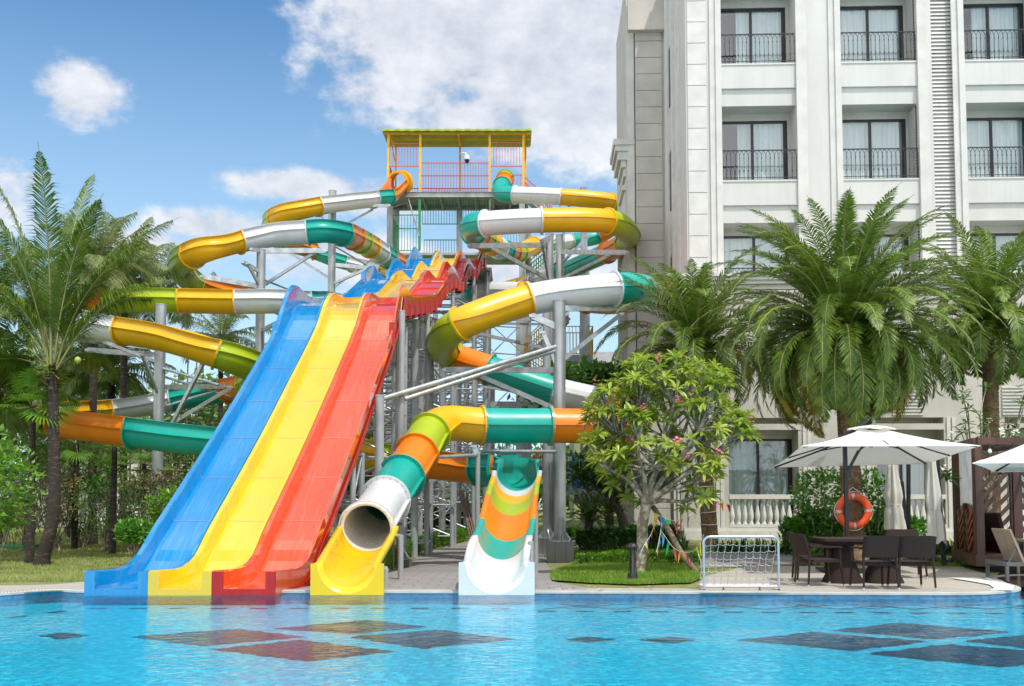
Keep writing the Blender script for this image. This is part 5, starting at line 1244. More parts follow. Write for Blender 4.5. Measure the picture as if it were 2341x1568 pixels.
while len(tips) < 310:
    a = rg.uniform(0, 6.28); k = rg.random() ** .45; px = cx + math.cos(a) * 192 * k; py = cy - math.sin(a) * 178 * k; py += 26 * noise.noise(Vector((px * .012, 3, 0)))
    if noise.noise(Vector((px * .016, py * .016, 7))) < -.12 and rg.random() < .8: continue
    if px < 1420 and py < 870 and rg.random() < .7: continue
    if py > 1085 and 1400 < px < 1600 and rg.random() < .75: continue
    if py > 1000 and px > 1640: continue
    dd = rg.uniform(-1.25, 1.25) * (1 - k * .5); tips.append(P(px, py, D0 + dd + .2))
for q in ((1400, 1110), (1575, 1060), (1650, 1040), (1575, 1112), (1390, 1075), (1610, 1085)): tips.append(P(q[0], q[1], D0 + .1))
fork = P(1478, 1150, D0)
frangipani(base, tips, 'spreading frangipani tree with pink blossom and mottled trunk before the hotel corner', 5, PLUM, PINK, .15, .105, fork, leaf=.215, nl=13)
# white frangipani at the right
rg = random.Random(18); tips = [P(rg.uniform(2175, 2345), 860 + rg.random() * 260, 23 + rg.uniform(-.8, .8)) for _ in range(34)] + [P(2163, 1082, 21.3), P(2170, 1092, 21.2)]
frangipani(GD(2262, 23.2), tips, 'sparse frangipani with white blossom behind the brown cabana', 6, PLUD, WBLO, .3, .08, P(2260, 1120, 23.2), leaf=.24, nl=8)
# ---- date palms
def datepalm(px, D, pyb, pyt, r, lab, seed, L, n, ll=.36, nl=66, base=None, yellow=.15, w_=.026, e_hi=1.45, e_lo=-.95, m=DATE, pxt=None):
    g = base or GD(px, D); tp = P(pxt or px, pyt, D); t_ = palm('date_palm', g, tp, r, lab, fan(n, random.Random(seed), e_hi, e_lo, L, 2.75, ll, nl, a0=seed * .7, vdrop=.22, w_=w_, curl=.95, spread=.85, bare=.10, jit=.15), m, DPBARK, boots=True, seed=seed, yellow=yellow); return t_
datepalm(1950, 22.3, 1280, 772, .21, 'huge date palm with lifebuoy on its trunk standing over the white parasol', 31, 3.9, 175, .44, 104, yellow=.2, pxt=1925, w_=.027, e_lo=-.3)
datepalm(1622, 27.5, 1245, 800, .19, 'date palm with rope-wound trunk against the hotel corner', 32, 3.5, 74, .47, 76, w_=.036, pxt=1590, e_lo=-.2)
datepalm(2262, 26.5, 1245, 745, .19, 'date palm at the right behind the white frangipani', 33, 3.4, 78, .47, 76, w_=.036, yellow=.1, e_lo=-.2)
rope = MB(); c0 = GD(1622, 27.5); c1 = P(1590, 800, 27.5)
for k in range(9):
    z = .7 + k * .33; c = c0.lerp(c1, z / (c1.z - c0.z)); rope.tube([c + Vector((math.cos(a * .5) * .235, math.sin(a * .5) * .235, .03 * math.sin(a * .5 + k))) for a in range(14)], .012, 5)
o = rope.build('rope_lights', M('white_rope', (.75, .73, .68), .7), None, ('white rope wound round the trunk of the date palm at the hotel corner', 'rope'))
# cycads
for i, (px, D, lab) in enumerate(((1345, 31, 'left one of two sago cycads near the stair foot'), (1392, 30.5, 'right one of two sago cycads beside the black trunk'))):
    g = GD(px, D); tp = g + Vector((0, 0, .95)); palm('sago_cycad', g, tp, .16, lab, fan(30, random.Random(i), 1.3, .1, 1.15, 1.1, .2, 26, a0=i, vdrop=.1, w_=.03, bare=.08), PLUD, DBARK, seed=i, skirt=False)
# ---- beds
def box_hedge(name, pts, h, n, size, m, lab, seed, cat='hedge', kind=None, long=1.6, group=None):
    """pts: ground centre line with half depth; leaves fill a rounded strip"""
    rng = random.Random(seed); mb = MB(); st_ = MB()
    for _ in range(n):
        i = rng.randrange(len(pts) - 1); f = rng.random(); a, b = pts[i], pts[i + 1]; c = Vector(a[:2]).lerp(Vector(b[:2]), f); hd = a[2] + (b[2] - a[2]) * f; y = rng.uniform(-1, 1); top = math.sqrt(max(0, 1 - abs(y) ** 3)); z = h * top * (1 - .55 * rng.random() ** 2) * (1 + .28 * noise.noise(Vector((c.x * 2.2, c.y * 2.2 + y, seed))))
        p = Vector((c.x, c.y + y * hd, gz(c.x, c.y) + max(.02, z))); d = Vector((rng.uniform(-1, 1), rng.uniform(-1, .6), rng.uniform(-.3, 1))).normalized(); s_ = size * rng.uniform(.6, 1.3); a_ = d.cross(Vector((rng.uniform(-.4, .4), .2, 1))).normalized() * s_ * .5; q = d * s_ * long
        mb.add([p, p + q * .45 + a_, p + q, p + q * .45 - a_], [(0, 1, 2), (0, 2, 3)])
    g = Vector((pts[0][0], pts[0][1], 0)); t_ = thing(name, g, lab, cat, group)
    mb.build('foliage', m, t_)
    for k in range(len(pts) * 10):
        i = k % (len(pts) - 1); f = rng.random(); c = Vector(pts[i][:2]).lerp(Vector(pts[i + 1][:2]), f); b_ = Vector((c.x, c.y, gz(c.x, c.y))); st_.tube([b_, b_ + Vector((rng.uniform(-.12, .12), rng.uniform(-.1, .1), h * .8))], .009, 4)
    st_.build('stems', DBARK, t_); return t_
def gp(px, py, hd): v = G(px, py); return (v.x, v.y, hd)
box_hedge('dark_hedge', [gp(1320, 1262, .5), gp(1380, 1262, .6), gp(1465, 1262, .5), gp(1545, 1258, .5)], .62, 5200, .085, DHEDGE, 'dark clipped hedge in front of the hotel corner behind the frangipani', 3)
box_hedge('low_hedge', [gp(1318, 1294, .2), gp(1420, 1292, .25), gp(1540, 1294, .22), gp(1600, 1290, .2)], .27, 4200, .045, LIME, 'low bright green border in the grass bed round the frangipani', 4)
box_hedge('broad_leaf_hedge', [gp(1795, 1270, .5), gp(1870, 1268, .7), gp(1990, 1268, .7), gp(2110, 1268, .6)], .88, 6500, .095, HEDGE, 'fresh green broad-leaved hedge behind the wicker table', 5)
box_hedge('path_border', [gp(868, 1312, .15), gp(912, 1284, .3), gp(975, 1256, .45), gp(1065, 1236, .5)], .42, 13000, .08, LIME, 'feathery green border along the left side of the garden path', 6)
box_hedge('back_hedge', [gp(905, 1236, .5), gp(1000, 1222, .5), gp(1085, 1212, .5)], 1.0, 9000, .13, DHEDGE, 'dark clipped hedge behind the path border', 7)
box_hedge('back_hedge', [gp(1280, 1240, .3), gp(1320, 1232, .4)], .45, 1200, .08, HEDGE, 'small green clump between the column footings and the cycads', 8)
shrub('ficus_bush', at(1880, 1135, 24.5), (.75, .6, .68), 1500, .085, HEDGE, 'loose leafy bush left of the lifebuoy palm', seed=91, twigs=16)
shrub('ficus_bush', at(1995, 1140, 24.5), (.5, .5, .62), 900, .085, HEDGE, 'loose leafy bush right of the lifebuoy palm', seed=92, twigs=10)
def strappy(px, py, n, l_, m, lab, seed, wd=.02, spread=.5):
    rng = random.Random(seed); g = G(px, py); mb = MB()
    for k in range(n):
        a = rng.uniform(0, 6.28); e = rng.uniform(.5, 1.45); b_ = g + Vector((rng.uniform(-spread, spread), rng.uniform(-.2, .2), 0)); d = Vector((math.cos(a) * math.cos(e), math.sin(a) * math.cos(e), math.sin(e))); s_ = Vector((-d.y, d.x, 0)).normalized() * wd; L = l_ * rng.uniform(.6, 1.1)
        m1 = b_ + d * L * .55; m2 = b_ + d * L - Vector((0, 0, L * rng.uniform(.15, .5))); mb.add([b_ - s_ * .6, b_ + s_ * .6, m1 + s_, m1 - s_, m2], [(0, 1, 2, 3), (3, 2, 4)])
    return mb.build('strap_leaf_plant', m, None, (lab, 'plant'))
strappy(1725, 1265, 300, .62, DHEDGE, 'dark strap-leaved lilies against the hotel plinth behind the goal', 1, spread=1.0); strappy(2165, 1272, 240, .65, DHEDGE, 'dark strap-leaved lilies left of the cabana', 2, spread=.6); strappy(1535, 1262, 150, .6, DHEDGE, 'strap-leaved plant at the hotel corner foot', 3, spread=.4)
strappy(2130, 1288, 420, .26, PURP, 'purple-green rhoeo clump at the grass edge left of the cabana', 4, .022, .6); strappy(1848, 1293, 120, .2, PURP, 'small purple-green rhoeo clump left of the wicker chairs', 5, .02, .25)
# ---- grass
def grass(name, outline, n, h, m, seed, lift=0):
    rng = random.Random(seed); w_ = [G(a, b) for a, b in outline]; x0, x1 = min(v.x for v in w_), max(v.x for v in w_); y0, y1 = min(v.y for v in w_), max(v.y for v in w_); mb = MB(); k = 0
    V = mb.v; Fc = mb.f
    while k < n:
        x, y = rng.uniform(x0, x1), y0 + (y1 - y0) * rng.random() ** 1.5; ins = False
        for a, b in zip(w_, w_[1:] + w_[:1]):
            if (a.y > y) != (b.y > y) and x < (b.x - a.x) * (y - a.y) / (b.y - a.y) + a.x: ins = not ins
        if not ins: continue
        d_ = noise.noise(Vector((x * 1.3, y * 1.3, seed)))
        if d_ < -.28 + (.12 if name == 'lawn_grass' else -.3) and rng.random() < .8: k += 1; continue
        k += 1; z = gz(x, y) + lift; hh = h * rng.uniform(.5, 1.25) * (1 + .4 * d_) * (1 + max(0, y - 22) * .02); a = rng.uniform(0, 6.28); s_ = .007 + .0008 * max(0, y - 16); lx, ly = rng.uniform(-.6, .6) * hh, rng.uniform(-.6, .6) * hh; i = len(V)
        V += [(x - math.cos(a) * s_, y - math.sin(a) * s_, z), (x + math.cos(a) * s_, y + math.sin(a) * s_, z), (x + lx, y + ly, z + hh)]; Fc.append([i, i + 1, i + 2]); mb.m.append(0); mb.sm.append(False)
    return mb.build(name, m, None, (None, None, None, 'stuff'))
GR1 = leafm('lawn_blade', (.19, .27, .05), (.42, .44, .15, 1), .7, .3, .8); GR2 = leafm('fresh_blade', (.12, .26, .02), (.26, .40, .045, 1), .6, .3, 1.5)
grass('lawn_grass', [(-260, 1331), (200, 1331), (640, 1331), (640, 1215), (-260, 1215)], 60000, .055, GR1, 1)
patch('grass_bed', [(1258, 1318), (1262, 1330), (1340, 1335), (1450, 1339), (1580, 1335), (1604, 1325), (1592, 1300), (1600, 1262), (1500, 1258), (1310, 1262), (1318, 1292)], .035, GRASSM, sub=3)
grass('bed_grass', [(1256, 1320), (1262, 1330), (1340, 1336), (1450, 1340), (1580, 1336), (1604, 1325), (1590, 1300), (1600, 1268), (1310, 1268), (1308, 1295)], 26000, .075, GR2, 2, .03)
grass('bed_grass', [(1600, 1258), (1600, 1262), (1830, 1263), (1870, 1294), (2210, 1296), (2215, 1270), (2000, 1255)], 16000, .07, GR2, 3, .0)
grass('path_grass', [(862, 1318), (890, 1300), (935, 1275), (985, 1248), (940, 1240), (880, 1262), (800, 1330)], 8000, .09, GR2, 4, .0)
# ================================================================ POOLSIDE FURNITURE
WICK = bpy.data.materials.new('brown_wicker'); WICK.use_nodes = True; t = NT(WICK.node_tree); b = t.n['Principled BSDF']
co = t.new('ShaderNodeTexCoord').outputs['Object']; w1_ = t.new('ShaderNodeTexWave', bands_direction='DIAGONAL'); t.put(w1_.inputs[0], co); w1_.inputs['Scale'].default_value = 22; w1_.inputs['Distortion'].default_value = 1.2
w2_ = t.new('ShaderNodeTexWave', bands_direction='Z'); t.put(w2_.inputs[0], co); w2_.inputs['Scale'].default_value = 30
f = t.math('MULTIPLY', w1_.outputs[1], w2_.outputs[1]); t.put(b.inputs['Base Color'], t.mix(f, (.020, .012, .010, 1), (.085, .055, .045, 1))); b.inputs['Roughness'].default_value = .75; b.inputs['Specular IOR Level'].default_value = .25; t.put(b.inputs['Normal'], t.bump(f, .8, .006)); MAT['w'] = WICK
CHROME = M('chair_foot', (.6, .6, .6), .25, .9); CANV = M('cream_canvas', (.86, .84, .77), .8, 0, .04, 1.5, .1, 200, .002, trans=.22)
BRN = M('brown_timber', (.085, .040, .028), .5, 0, .3, 5, .2, 30, .004, stretch=(1, 1, .2)); CARV = M('carved_red_timber', (.20, .045, .018), .35, 0, .5, 9, .5, 14, .02, stretch=(1, 1, .5))
ALU = M('brushed_aluminium', (.50, .54, .57), .3, .8, .1, 4)
# table
tb = thing('wicker_table', Vector((P(1975, 1230, 17.1).x, 17.1, 0)), 'dark brown wicker dining table with two flared pedestals under the white parasol', 'table')
cx_ = tb.location.x; mb = MB(); mb.box((cx_, 17.1, .735), (1.62, .95, .045)); mb.box((cx_, 17.1, .69), (1.54, .87, .045)); mb.build('tabletop', WICK, tb)
for dx in (-.40, .28):
    mb = MB(); rr = []
    for z, a in ((.0, .33), (.03, .33), (.18, .26), (.42, .185), (.60, .175), (.665, .20)):
        rr.append([Vector((cx_ + dx + a * math.copysign(abs(math.cos(q)) ** .7, math.cos(q)), 17.05 + a * .9 * math.copysign(abs(math.sin(q)) ** .7, math.sin(q)), z)) for q in [2 * math.pi * k / 24 for k in range(24)]])
    mb.rings(rr, True, True, 0, True); mb.build('pedestal', WICK, tb)
def chair():
    c = thing('wicker_chair', (0, 0, 0), 'x', 'chair', 'wicker armchairs round the poolside table'); S = .26
    mb = MB(); mb.rings([[Vector((x * k, y, z)) for k, z in ((-1, .405), (1, .405), (1, .445), (-1, .445))] for x, y in ((.25, -.24), (.27, 0), (.25, .24))], True, True, 0, False); mb.build('seat', WICK, c, local=True)
    mb = MB(); rows = []
    for z in (.52, .60, .70, .80, .86):
        lean = -.27 - (z - .45) * .28; rows.append([Vector((x, lean - .03 * (1 - (x / .28) ** 2) + e, z + (-.012 if z > .85 and abs(x) > .22 else 0))) for e, xs_ in ((0, (-.28, -.19, -.09, 0, .09, .19, .28)), (-.035, (.28, .19, .09, 0, -.09, -.19, -.28))) for x in xs_])
    mb.rings(rows, True, True, 0, True); mb.build('backrest', WICK, c, local=True)
    for sx_ in (-1, 1):
        for top, bot in (((sx_ * .245, .21, .44), (sx_ * .265, .26, .05)), ((sx_ * .255, -.30, .56), (sx_ * .275, -.34, .05))):
            mb = MB(); mb.tube([top, bot], [.022, .017], 8); l_ = mb.build('leg', WICK, c, local=True); mb = MB(); d = (Vector(bot) - Vector(top)).normalized(); mb.tube([Vector(bot), Vector(bot) + d * .052], .0175, 8); mb.build('foot_cap', CHROME, l_, local=True)
        mb = MB(); mb.tube([(sx_ * .245, .215, .44), (sx_ * .25, .215, .64)], .019, 8); mb.beam((sx_ * .26, .24, .65), (sx_ * .275, -.31, .665), .05, .028); mb.build('armrest', WICK, c, local=True)
    for y in (-.245, .225): mb = MB(); mb.beam((-.25, y, .40), (.25, y, .40), .03); mb.build('seat_rail', WICK, c, local=True)
    return c
ch = chair()
def put_chair(px, D, rz, lab, first=False):
    o = ch if first else copy_tree(ch); v = GD(px, D); o.location = v; o.rotation_euler.z = rz; o['label'] = lab
put_chair(1988, 15.95, R(2), 'wicker armchair with its back to the pool, the left of the two in front', True)
put_chair(2073, 15.95, R(-3), 'wicker armchair with its back to the pool, the right of the two in front')
put_chair(2068, 18.0, R(172), 'wicker armchair on the far right side of the table facing the pool')
put_chair(1872, 16.45, R(-83), 'wicker armchair at the left end of the table, nearer the pool')
put_chair(1858, 17.25, R(-97), 'wicker armchair at the left end of the table, behind the nearer one')
# main parasol
um = thing('cantilever_parasol', GD(1912, 19.3), 'open square white cantilever parasol over the wicker table', 'parasol')
A_ = [P(1831, 1019, 17.8), P(2241, 1018, 17.8), P(2120, 1059, 20.6), P(1764, 1067.5, 20.6)]; ap = P(1990, 973, 19.3)
mb = MB(); n = 10
def canopy(mb, corners, apex, sag=.12, vent=.16, m=0):
    cen = sum(corners, Vector()) / 4
    for a, b in zip(corners, corners[1:] + corners[:1]):
        rows = []
        for i in range(n + 1):
            s_ = vent + (1 - vent) * i / n; row = []
            for j in range(n + 1):
                e = a.lerp(b, j / n); p = apex.lerp(e, s_); p.z -= sag * math.sin(math.pi * j / n) * s_ * .45 * 0 + 0; p.z -= .05 * math.sin(math.pi * s_) ; 
                e_in = 1 - .025 * math.sin(math.pi * j / n) * s_; p = Vector((cen.x + (p.x - cen.x) * e_in, cen.y + (p.y - cen.y) * e_in, p.z)); row.append(p)
            rows.append(row)
        mb.rings(rows, False, False, m, True); mb.rings([rows[-1], [v - Vector((0, 0, .012)) for v in rows[-1]]], False, False, m, False)
canopy(mb, A_, ap); mb.build('canopy', CANV, um)
mb = MB(); rr = []
for k in range(24):
    a = 2 * math.pi * k / 24; r_ = .46 + .03 * math.sin(k * 2.1); rr.append([ap + Vector((math.cos(a) * r_ * q, math.sin(a) * r_ * q, z + (.018 * math.sin(k * 1.7) if q == 1 else 0))) for q, z in ((1, -.075), (.6, -.02), (.05, .015))])
mb.rings(rr, False, False, 0, True, True); mb.build('vent_cap', CANV, um)
hub = ap - Vector((0, 0, .30))
for i, a in enumerate(A_ + [A_[k].lerp(A_[(k + 1) % 4], .5) for k in range(4)]):
    mb = MB(); e = a.lerp(ap, .03) - Vector((0, 0, .03)); mid_ = ap.lerp(a, .5) - Vector((0, 0, .075)); mb.beam(ap - Vector((0, 0, .06)), mid_, .022, .03); mb.beam(mid_, e, .022, .03); mb.beam(hub, mid_, .018, .022); mb.build('rib', DARK, um)
mb = MB(); mb.lathe(hub - Vector((0, 0, .12)), [(.03, 0), (.04, .02), (.04, .18), (.03, .3)], 12); mb.build('hub', DARK, um)
mx = P(1933, 1000, 19.3).x; mt = P(1933, 982, 19.3).z
mb = MB(); mb.beam((mx, 19.32, .05), (mx - .02, 19.32, mt), .07, .07); mb.build('mast', DARK, um)
mb = MB(); mb.beam((mx, 19.3, mt - .12), ap + Vector((-.05, .02, .12)), .06, .06); mb.beam((mx, 19.28, 1.92), P(1962, 1030, 19.3), .045, .045); mb.box((mx, 19.27, 1.9), (.12, .1, .16)); mb.build('arm', DARK, um)
mb = MB(); mb.box((mx - .15, 19.3, .06), (.75, .75, .05)); mb.box((mx - .15, 19.3, .10), (.62, .1, .05)); mb.build('base', DARK, um)
for k in (-1, 1): mb = MB(); mb.tube([(mx - .15 + k * .38 - .03, 19.05, .05), (mx - .15 + k * .38 + .03, 19.05, .05)], .05, 12); mb.build('castor', DARK, um)
# parasol at the right edge
u2 = thing('cantilever_parasol', GD(2480, 18.3), 'white parasol cut by the right photo edge beside the cabana', 'parasol')
B_ = [P(2222, 1058, 17.0), P(2660, 1054, 17.0), P(2600, 1075, 19.6), P(2270, 1078, 19.6)]; ap2 = P(2440, 965, 18.3); mb = MB(); canopy(mb, B_, ap2); mb.build('canopy', CANV, u2)
for a in B_: mb = MB(); mb.beam(ap2 - Vector((0, 0, .08)), a.lerp(ap2, .04) - Vector((0, 0, .03)), .022, .03); mb.build('rib', DARK, u2)
mb = MB(); v = GD(2560, 18.3); mb.beam(v, v + Vector((0, 0, 2.6)), .07); mb.build('mast', DARK, u2)
# folded parasols
def folded(px, D, pyt, pyb, lab, lean=0, seed=1, pole=None, w_=.16):
    rng = random.Random(seed); t_ = thing('folded_parasol', GD(px + 25, D), lab, 'parasol'); top = P(px, pyt, D); bot = P(px + lean, pyb, D); rr = []
    for i in range(15):
        s_ = i / 14; c = top.lerp(bot, s_); base_r = w_ * (.5 + .42 * sm(0, .55, s_)); base_r *= 1 - .22 * math.exp(-((s_ - .62) / .06) ** 2); base_r *= 1 + .12 * sm(.7, 1, s_)
        rr.append([c + Vector((math.cos(a), math.sin(a), 0)) * base_r * (1 + .30 * math.sin(a * 7 + s_ * 1.2 + seed) + .12 * math.sin(a * 13 + s_ * 3)) + Vector((0, 0, -.10 * s_ * math.sin(a * 2 + seed) ** 2 if s_ > .9 else 0)) for a in [2 * math.pi * k / 48 for k in range(48)]])
    mb = MB(); mb.rings(rr, True, False, 0, True); mb.build('folded_canopy', CANV, t_)
    mb = MB(); c = top.lerp(bot, .62); mb.tube([c + Vector((math.cos(a * .45) * w_ * .8, math.sin(a * .45) * w_ * .8, 0)) for a in range(15)], .012, 4); mb.build('tie', CANV, t_)
    for q in pole: mb = MB(); mb.beam(P(*q[0]), P(*q[1]), .075, .075); mb.build('mast' if q is pole[0] else 'strut', DARK, t_)
    mb = MB(); mb.beam(top, P(*pole[0][0]), .05, .05); mb.tube([top + Vector((0, 0, .1)), bot], .03, 6); mb.build('arm', DARK, t_)
folded(2038, 23.4, 1062, 1210, 'closed cream parasol tied shut beside the lifebuoy palm', 8, 1, [((2076, 1050, 23.4), (2076, 1235, 23.4)), ((2060, 1100, 23.4), (2072, 1215, 23.4))], .19)
folded(2128, 20.4, 1052, 1232, 'closed cream parasol tied shut left of the cabana', 12, 2, [((2140, 1040, 20.4), (2157, 1292, 20.4))], .145)
# lifebuoy
lb = thing('lifebuoy', P(1950, 1168, 21.95), 'orange lifebuoy with silver bands hung on the big date palm trunk', 'lifebuoy')
c = P(1950, 1168, 21.95); Rr, rr_ = .325, .075; mb = MB(); rings_ = []
for k in range(48):
    a = 2 * math.pi * k / 48; d = Vector((math.cos(a), 0, math.sin(a))); rings_.append([c + d * Rr + (d * math.cos(b_) * 1.1 + Vector((0, 1, 0)) * math.sin(b_) * .8) * rr_ for b_ in [2 * math.pi * j / 14 for j in range(14)]])
mb.rings(rings_, True, False, 0, True, True); mb.build('ring', M('orange_buoy', (.85, .10, .02), .45, 0, .08, 5), lb)
for a0 in (0, 90, 180, 270):
    mb = MB(); q = []
    for k in range(5):
        a = R(a0 - 5 + k * 2.5 + 2); d = Vector((math.cos(a), 0, math.sin(a))); q.append([c + d * Rr + (d * math.cos(b_) * 1.1 + Vector((0, 1, 0)) * math.sin(b_) * .8) * (rr_ + .004) for b_ in [2 * math.pi * j / 14 for j in range(14)]])
    mb.rings(q, True, True, 0, True); mb.build('reflective_band', M('silver_tape', (.5, .52, .55), .3, .4), lb)
mb = MB(); mb.tube([c + Vector((math.cos(a) * (.41 + .02 * math.cos(4 * a)), -.02, math.sin(a) * (.41 + .02 * math.cos(4 * a)))) for a in [2 * math.pi * k / 40 for k in range(41)]], .007, 5)
mb.tube([c + Vector((-.25, -.05, .33)), c + Vector((-.03, -.08, .52)), c + Vector((.3, -.05, .30))], .008, 5); mb.build('grab_line', WBLO, lb)
# mini goal
gl_ = thing('mini_goal', Vector((P(1695, 1340, 15.75).x, 15.75, 0)), 'small aluminium football goal with white net on the pool deck', 'goal')
g0 = P(1609, 1348, 15.65); g1 = P(1780, 1346, 15.65); H_ = .84; r_ = .10
def arch(x0, x1, y, z0):
    p = [Vector((x0, y, z0))] + [Vector((x0 + r_ - r_ * math.cos(a), y, H_ - r_ + r_ * math.sin(a))) for a in [math.pi / 2 * k / 6 for k in range(7)]] + [Vector((x1 - r_ + r_ * math.sin(a), y, H_ - r_ + r_ * math.cos(a))) for a in [math.pi / 2 * k / 6 for k in range(7)]] + [Vector((x1, y, z0))]
    return p
mb = MB(); mb.tube(arch(g0.x, g1.x, 15.65, .03), .021, 12); mb.build('front_frame', ALU, gl_)
mb = MB(); 
for x in (g0.x, g1.x): mb.tube([(x, 15.65, .06), (x, 16.15, .05)], .014, 8)
mb.tube([(g0.x, 16.15, .05), (g1.x, 16.15, .05)], .014, 8); mb.tube([(g0.x, 15.66, .07), (g1.x, 15.66, .07)], .016, 8); mb.build('base_frame', WHT, gl_)
for x in (g0.x, g1.x, g0.x + .3, g1.x - .3): mb = MB(); mb.lathe((x, 15.65, .002), [(.035, 0), (.03, .012), (.012, .02), (.012, .05)], 10); mb.build('foot', DARK, gl_)
mb = MB(); rng = random.Random(3)
NX, NZ = 10, 7
def npt(i, j):
    u, v = i / NX, j / NZ; x = g0.x + .02 + (g1.x - g0.x - .04) * u; y = 15.67 + .45 * (1 - v) ** 1.1; z = .06 + (H_ - .08) * v; k = noise.noise(Vector((i * .9, j * .9, 4)))
    return Vector((x + k * .03, y, z - .03 * math.sin(math.pi * ((i * 1.0) % 1)) + k * .025))
for j in range(NZ + 1):
    pts = []
    for i in range(NX):
        a, b_ = npt(i, j), npt(i + 1, j); pts += [a, a.lerp(b_, .5) - Vector((0, 0, .022 if j < NZ else 0))]
    mb.tube(pts + [npt(NX, j)], .0048, 4, 0, False)
for i in range(NX + 1): mb.tube([npt(i, j) for j in range(NZ + 1)], .0048, 4, 0, False)
for x in (g0.x, g1.x):
    for k in range(5): z = .12 + k * .15; mb.tube([(x, 15.66, z), (x, 15.67 + .45 * (1 - z / H_), z - .03)], .006, 4, 0, False)
    mb.tube([(x, 15.68, .7), (x + .02, 15.75, .4), (x, 15.7, .08)], .012, 5)
mb.build('net', WHT, gl_)
# bollard lamp
bl = thing('bollard_lamp', GD(1444, 17.1), 'black bollard garden lamp beside the frangipani trunk', 'garden lamp')
v = GD(1444, 17.1); mb = MB(); mb.lathe(v, [(.085, 0), (.085, .14), (.075, .16)], 16); mb.build('base', DARK, bl)
mb = MB()
for k in range(6): a = k * math.pi / 3; d = Vector((math.cos(a), math.sin(a), 0)); mb.tube([v + d * .065 + Vector((0, 0, .15)), v + d * .05 + Vector((0, 0, .36)), v + d * .07 + Vector((0, 0, .60))], .008, 5)
mb.build('cage', DARK, bl); mb = MB(); mb.lathe(v + Vector((0, 0, .59)), [(.10, 0), (.105, .03), (.07, .07), (.03, .085)], 16); mb.build('cap', DARK, bl)
mb = MB(); mb.lathe(v + Vector((0, 0, .15)), [(.03, 0), (.03, .40)], 10); mb.build('diffuser', M('smoked_tube', (.12, .12, .11), .3), bl)
# prop log
mb = MB(); mb.tube([P(1492, 1158, 19.3), P(1530, 1215, 18.9), P(1555, 1262, 18.6), G(1594, 1313)], [.05, .055, .06, .062], 12); mb.build('prop_pole', M('weathered_log', (.20, .15, .10), .9, 0, .4, 8, .4, 30, .01, stretch=(1, 1, .3)), None, ('weathered timber pole propping the pink frangipani', 'pole'))
# bunting strings
def bunting(pts, lab, seed, n=11, size=.24):
    rng = random.Random(seed); q, _ = smooth_path([P(*p) for p in pts], 12); t_ = thing('bunting_string', q[0], lab, 'bunting'); mb = MB(); mb.tube(q, .004, 4); mb.build('cord', WBLO, t_)
    cols = [('red', (.62, .02, .03)), ('yellow', (.85, .70, .02)), ('pink', (.85, .12, .30)), ('purple', (.10, .03, .22)), ('blue', (.06, .30, .62)), ('orange', (.9, .30, .02)), ('lime', (.55, .75, .20)), ('green', (.02, .38, .12))]
    for k in range(n):
        f = (k + .5) / n * (len(q) - 1); i = min(len(q) - 2, int(f)); a = q[i].lerp(q[i + 1], f - i); d = (q[i + 1] - q[i]).normalized(); w_ = size * .42; nm, c = cols[(k * 3 + seed) % 8]
        tip = a + Vector((rng.uniform(-.08, .08), rng.uniform(-.06, .06), -size * rng.uniform(.9, 1.3))); md = a.lerp(tip, .5) + Vector((0, rng.uniform(-.04, .04), 0)); b1, b2 = a - d * w_ * .5, a + d * w_ * .5
        mb = MB(); mb.add([b1, b2, b2.lerp(tip, .5) + Vector((.01, .02, 0)), b1.lerp(tip, .5) - Vector((.01, .02, 0)), tip], [(0, 1, 2, 3), (3, 2, 4)]); o = mb.build('pennant', M('pennant_' + nm, c, .6, 0, .05, trans=.3), t_); o['label'] = nm + ' pennant'
bunting([(1494, 1172, 19.0), (1530, 1188, 19), (1560, 1185, 20), (1600, 1160, 24), (1630, 1145, 27), (1672, 1155, 27)], 'bunting string running from the frangipani prop to the rope-wound palm', 1, 14)
bunting([(1500, 1178, 19), (1488, 1220, 18.6), (1470, 1250, 18.4), (1462, 1270, 18.3)], 'bunting string hanging down in front of the frangipani trunk', 2, 8, .22)
bunting([(1512, 1195, 18.9), (1508, 1225, 18.5), (1500, 1262, 18.3)], 'short bunting string knotted below the prop pole', 3, 6, .22)
bunting([(1512, 1215, 18.6), (1540, 1252, 18.2), (1575, 1262, 17.4), (1600, 1240, 16.4), (1608, 1222, 15.8)], 'bunting string sagging from the prop pole to the goal', 4, 10, .22)
# cabana
cb_ = thing('poolside_cabana', Vector((P(2280, 1290, 19.6).x, 20.2, 0)), 'dark brown timber cabana with carved panel, chevron lattice and white curtain at the right edge', 'cabana')
def q_(px, py, D): return P(px, py, D)
Df, Db = 19.3, 21.4; zt = P(2240, 1000, Df).z; zb = P(2240, 1296, Df).z; zf_ = P(2240, 1268, Df).z
xL = P(2237, 1200, Df).x; xR = xL + 3.0
xBL = P(2190, 1200, Db).x
mb = MB()
mb.beam((xL, Df, zt - .07), (xR, Df, zt - .07), .12, .14); mb.beam((xBL, Db, zt - .07), (xR, Db, zt - .07), .12, .14); mb.beam((xL, Df, zt - .065), (xBL, Db, zt - .065), .12, .12)
for k in range(1, 7): x = xL + .45 * k; mb.beam((x, Df, zt - .14), (x, Db, zt - .14), .05, .08)
mb.build('roof_beams', BRN, cb_)
for x, y in ((xL, Df), (xBL, Db), (xL + 1.53, Db - .5)): mb = MB(); mb.beam((x, y, zb + .05), (x, y, zt - .15), .15, .15); mb.build('post', BRN, cb_)
mb = MB(); rr = [[Vector((x, y, z)) for x, y in ((xL - .12, Df - .08), (xR, Df - .08), (xR, Db + .1), (xBL - .12, Db + .1))] for z in (zb + .02, zf_)]; mb.rings(rr, True, True, 0, False); mb.build('deck_base', BRN, cb_)
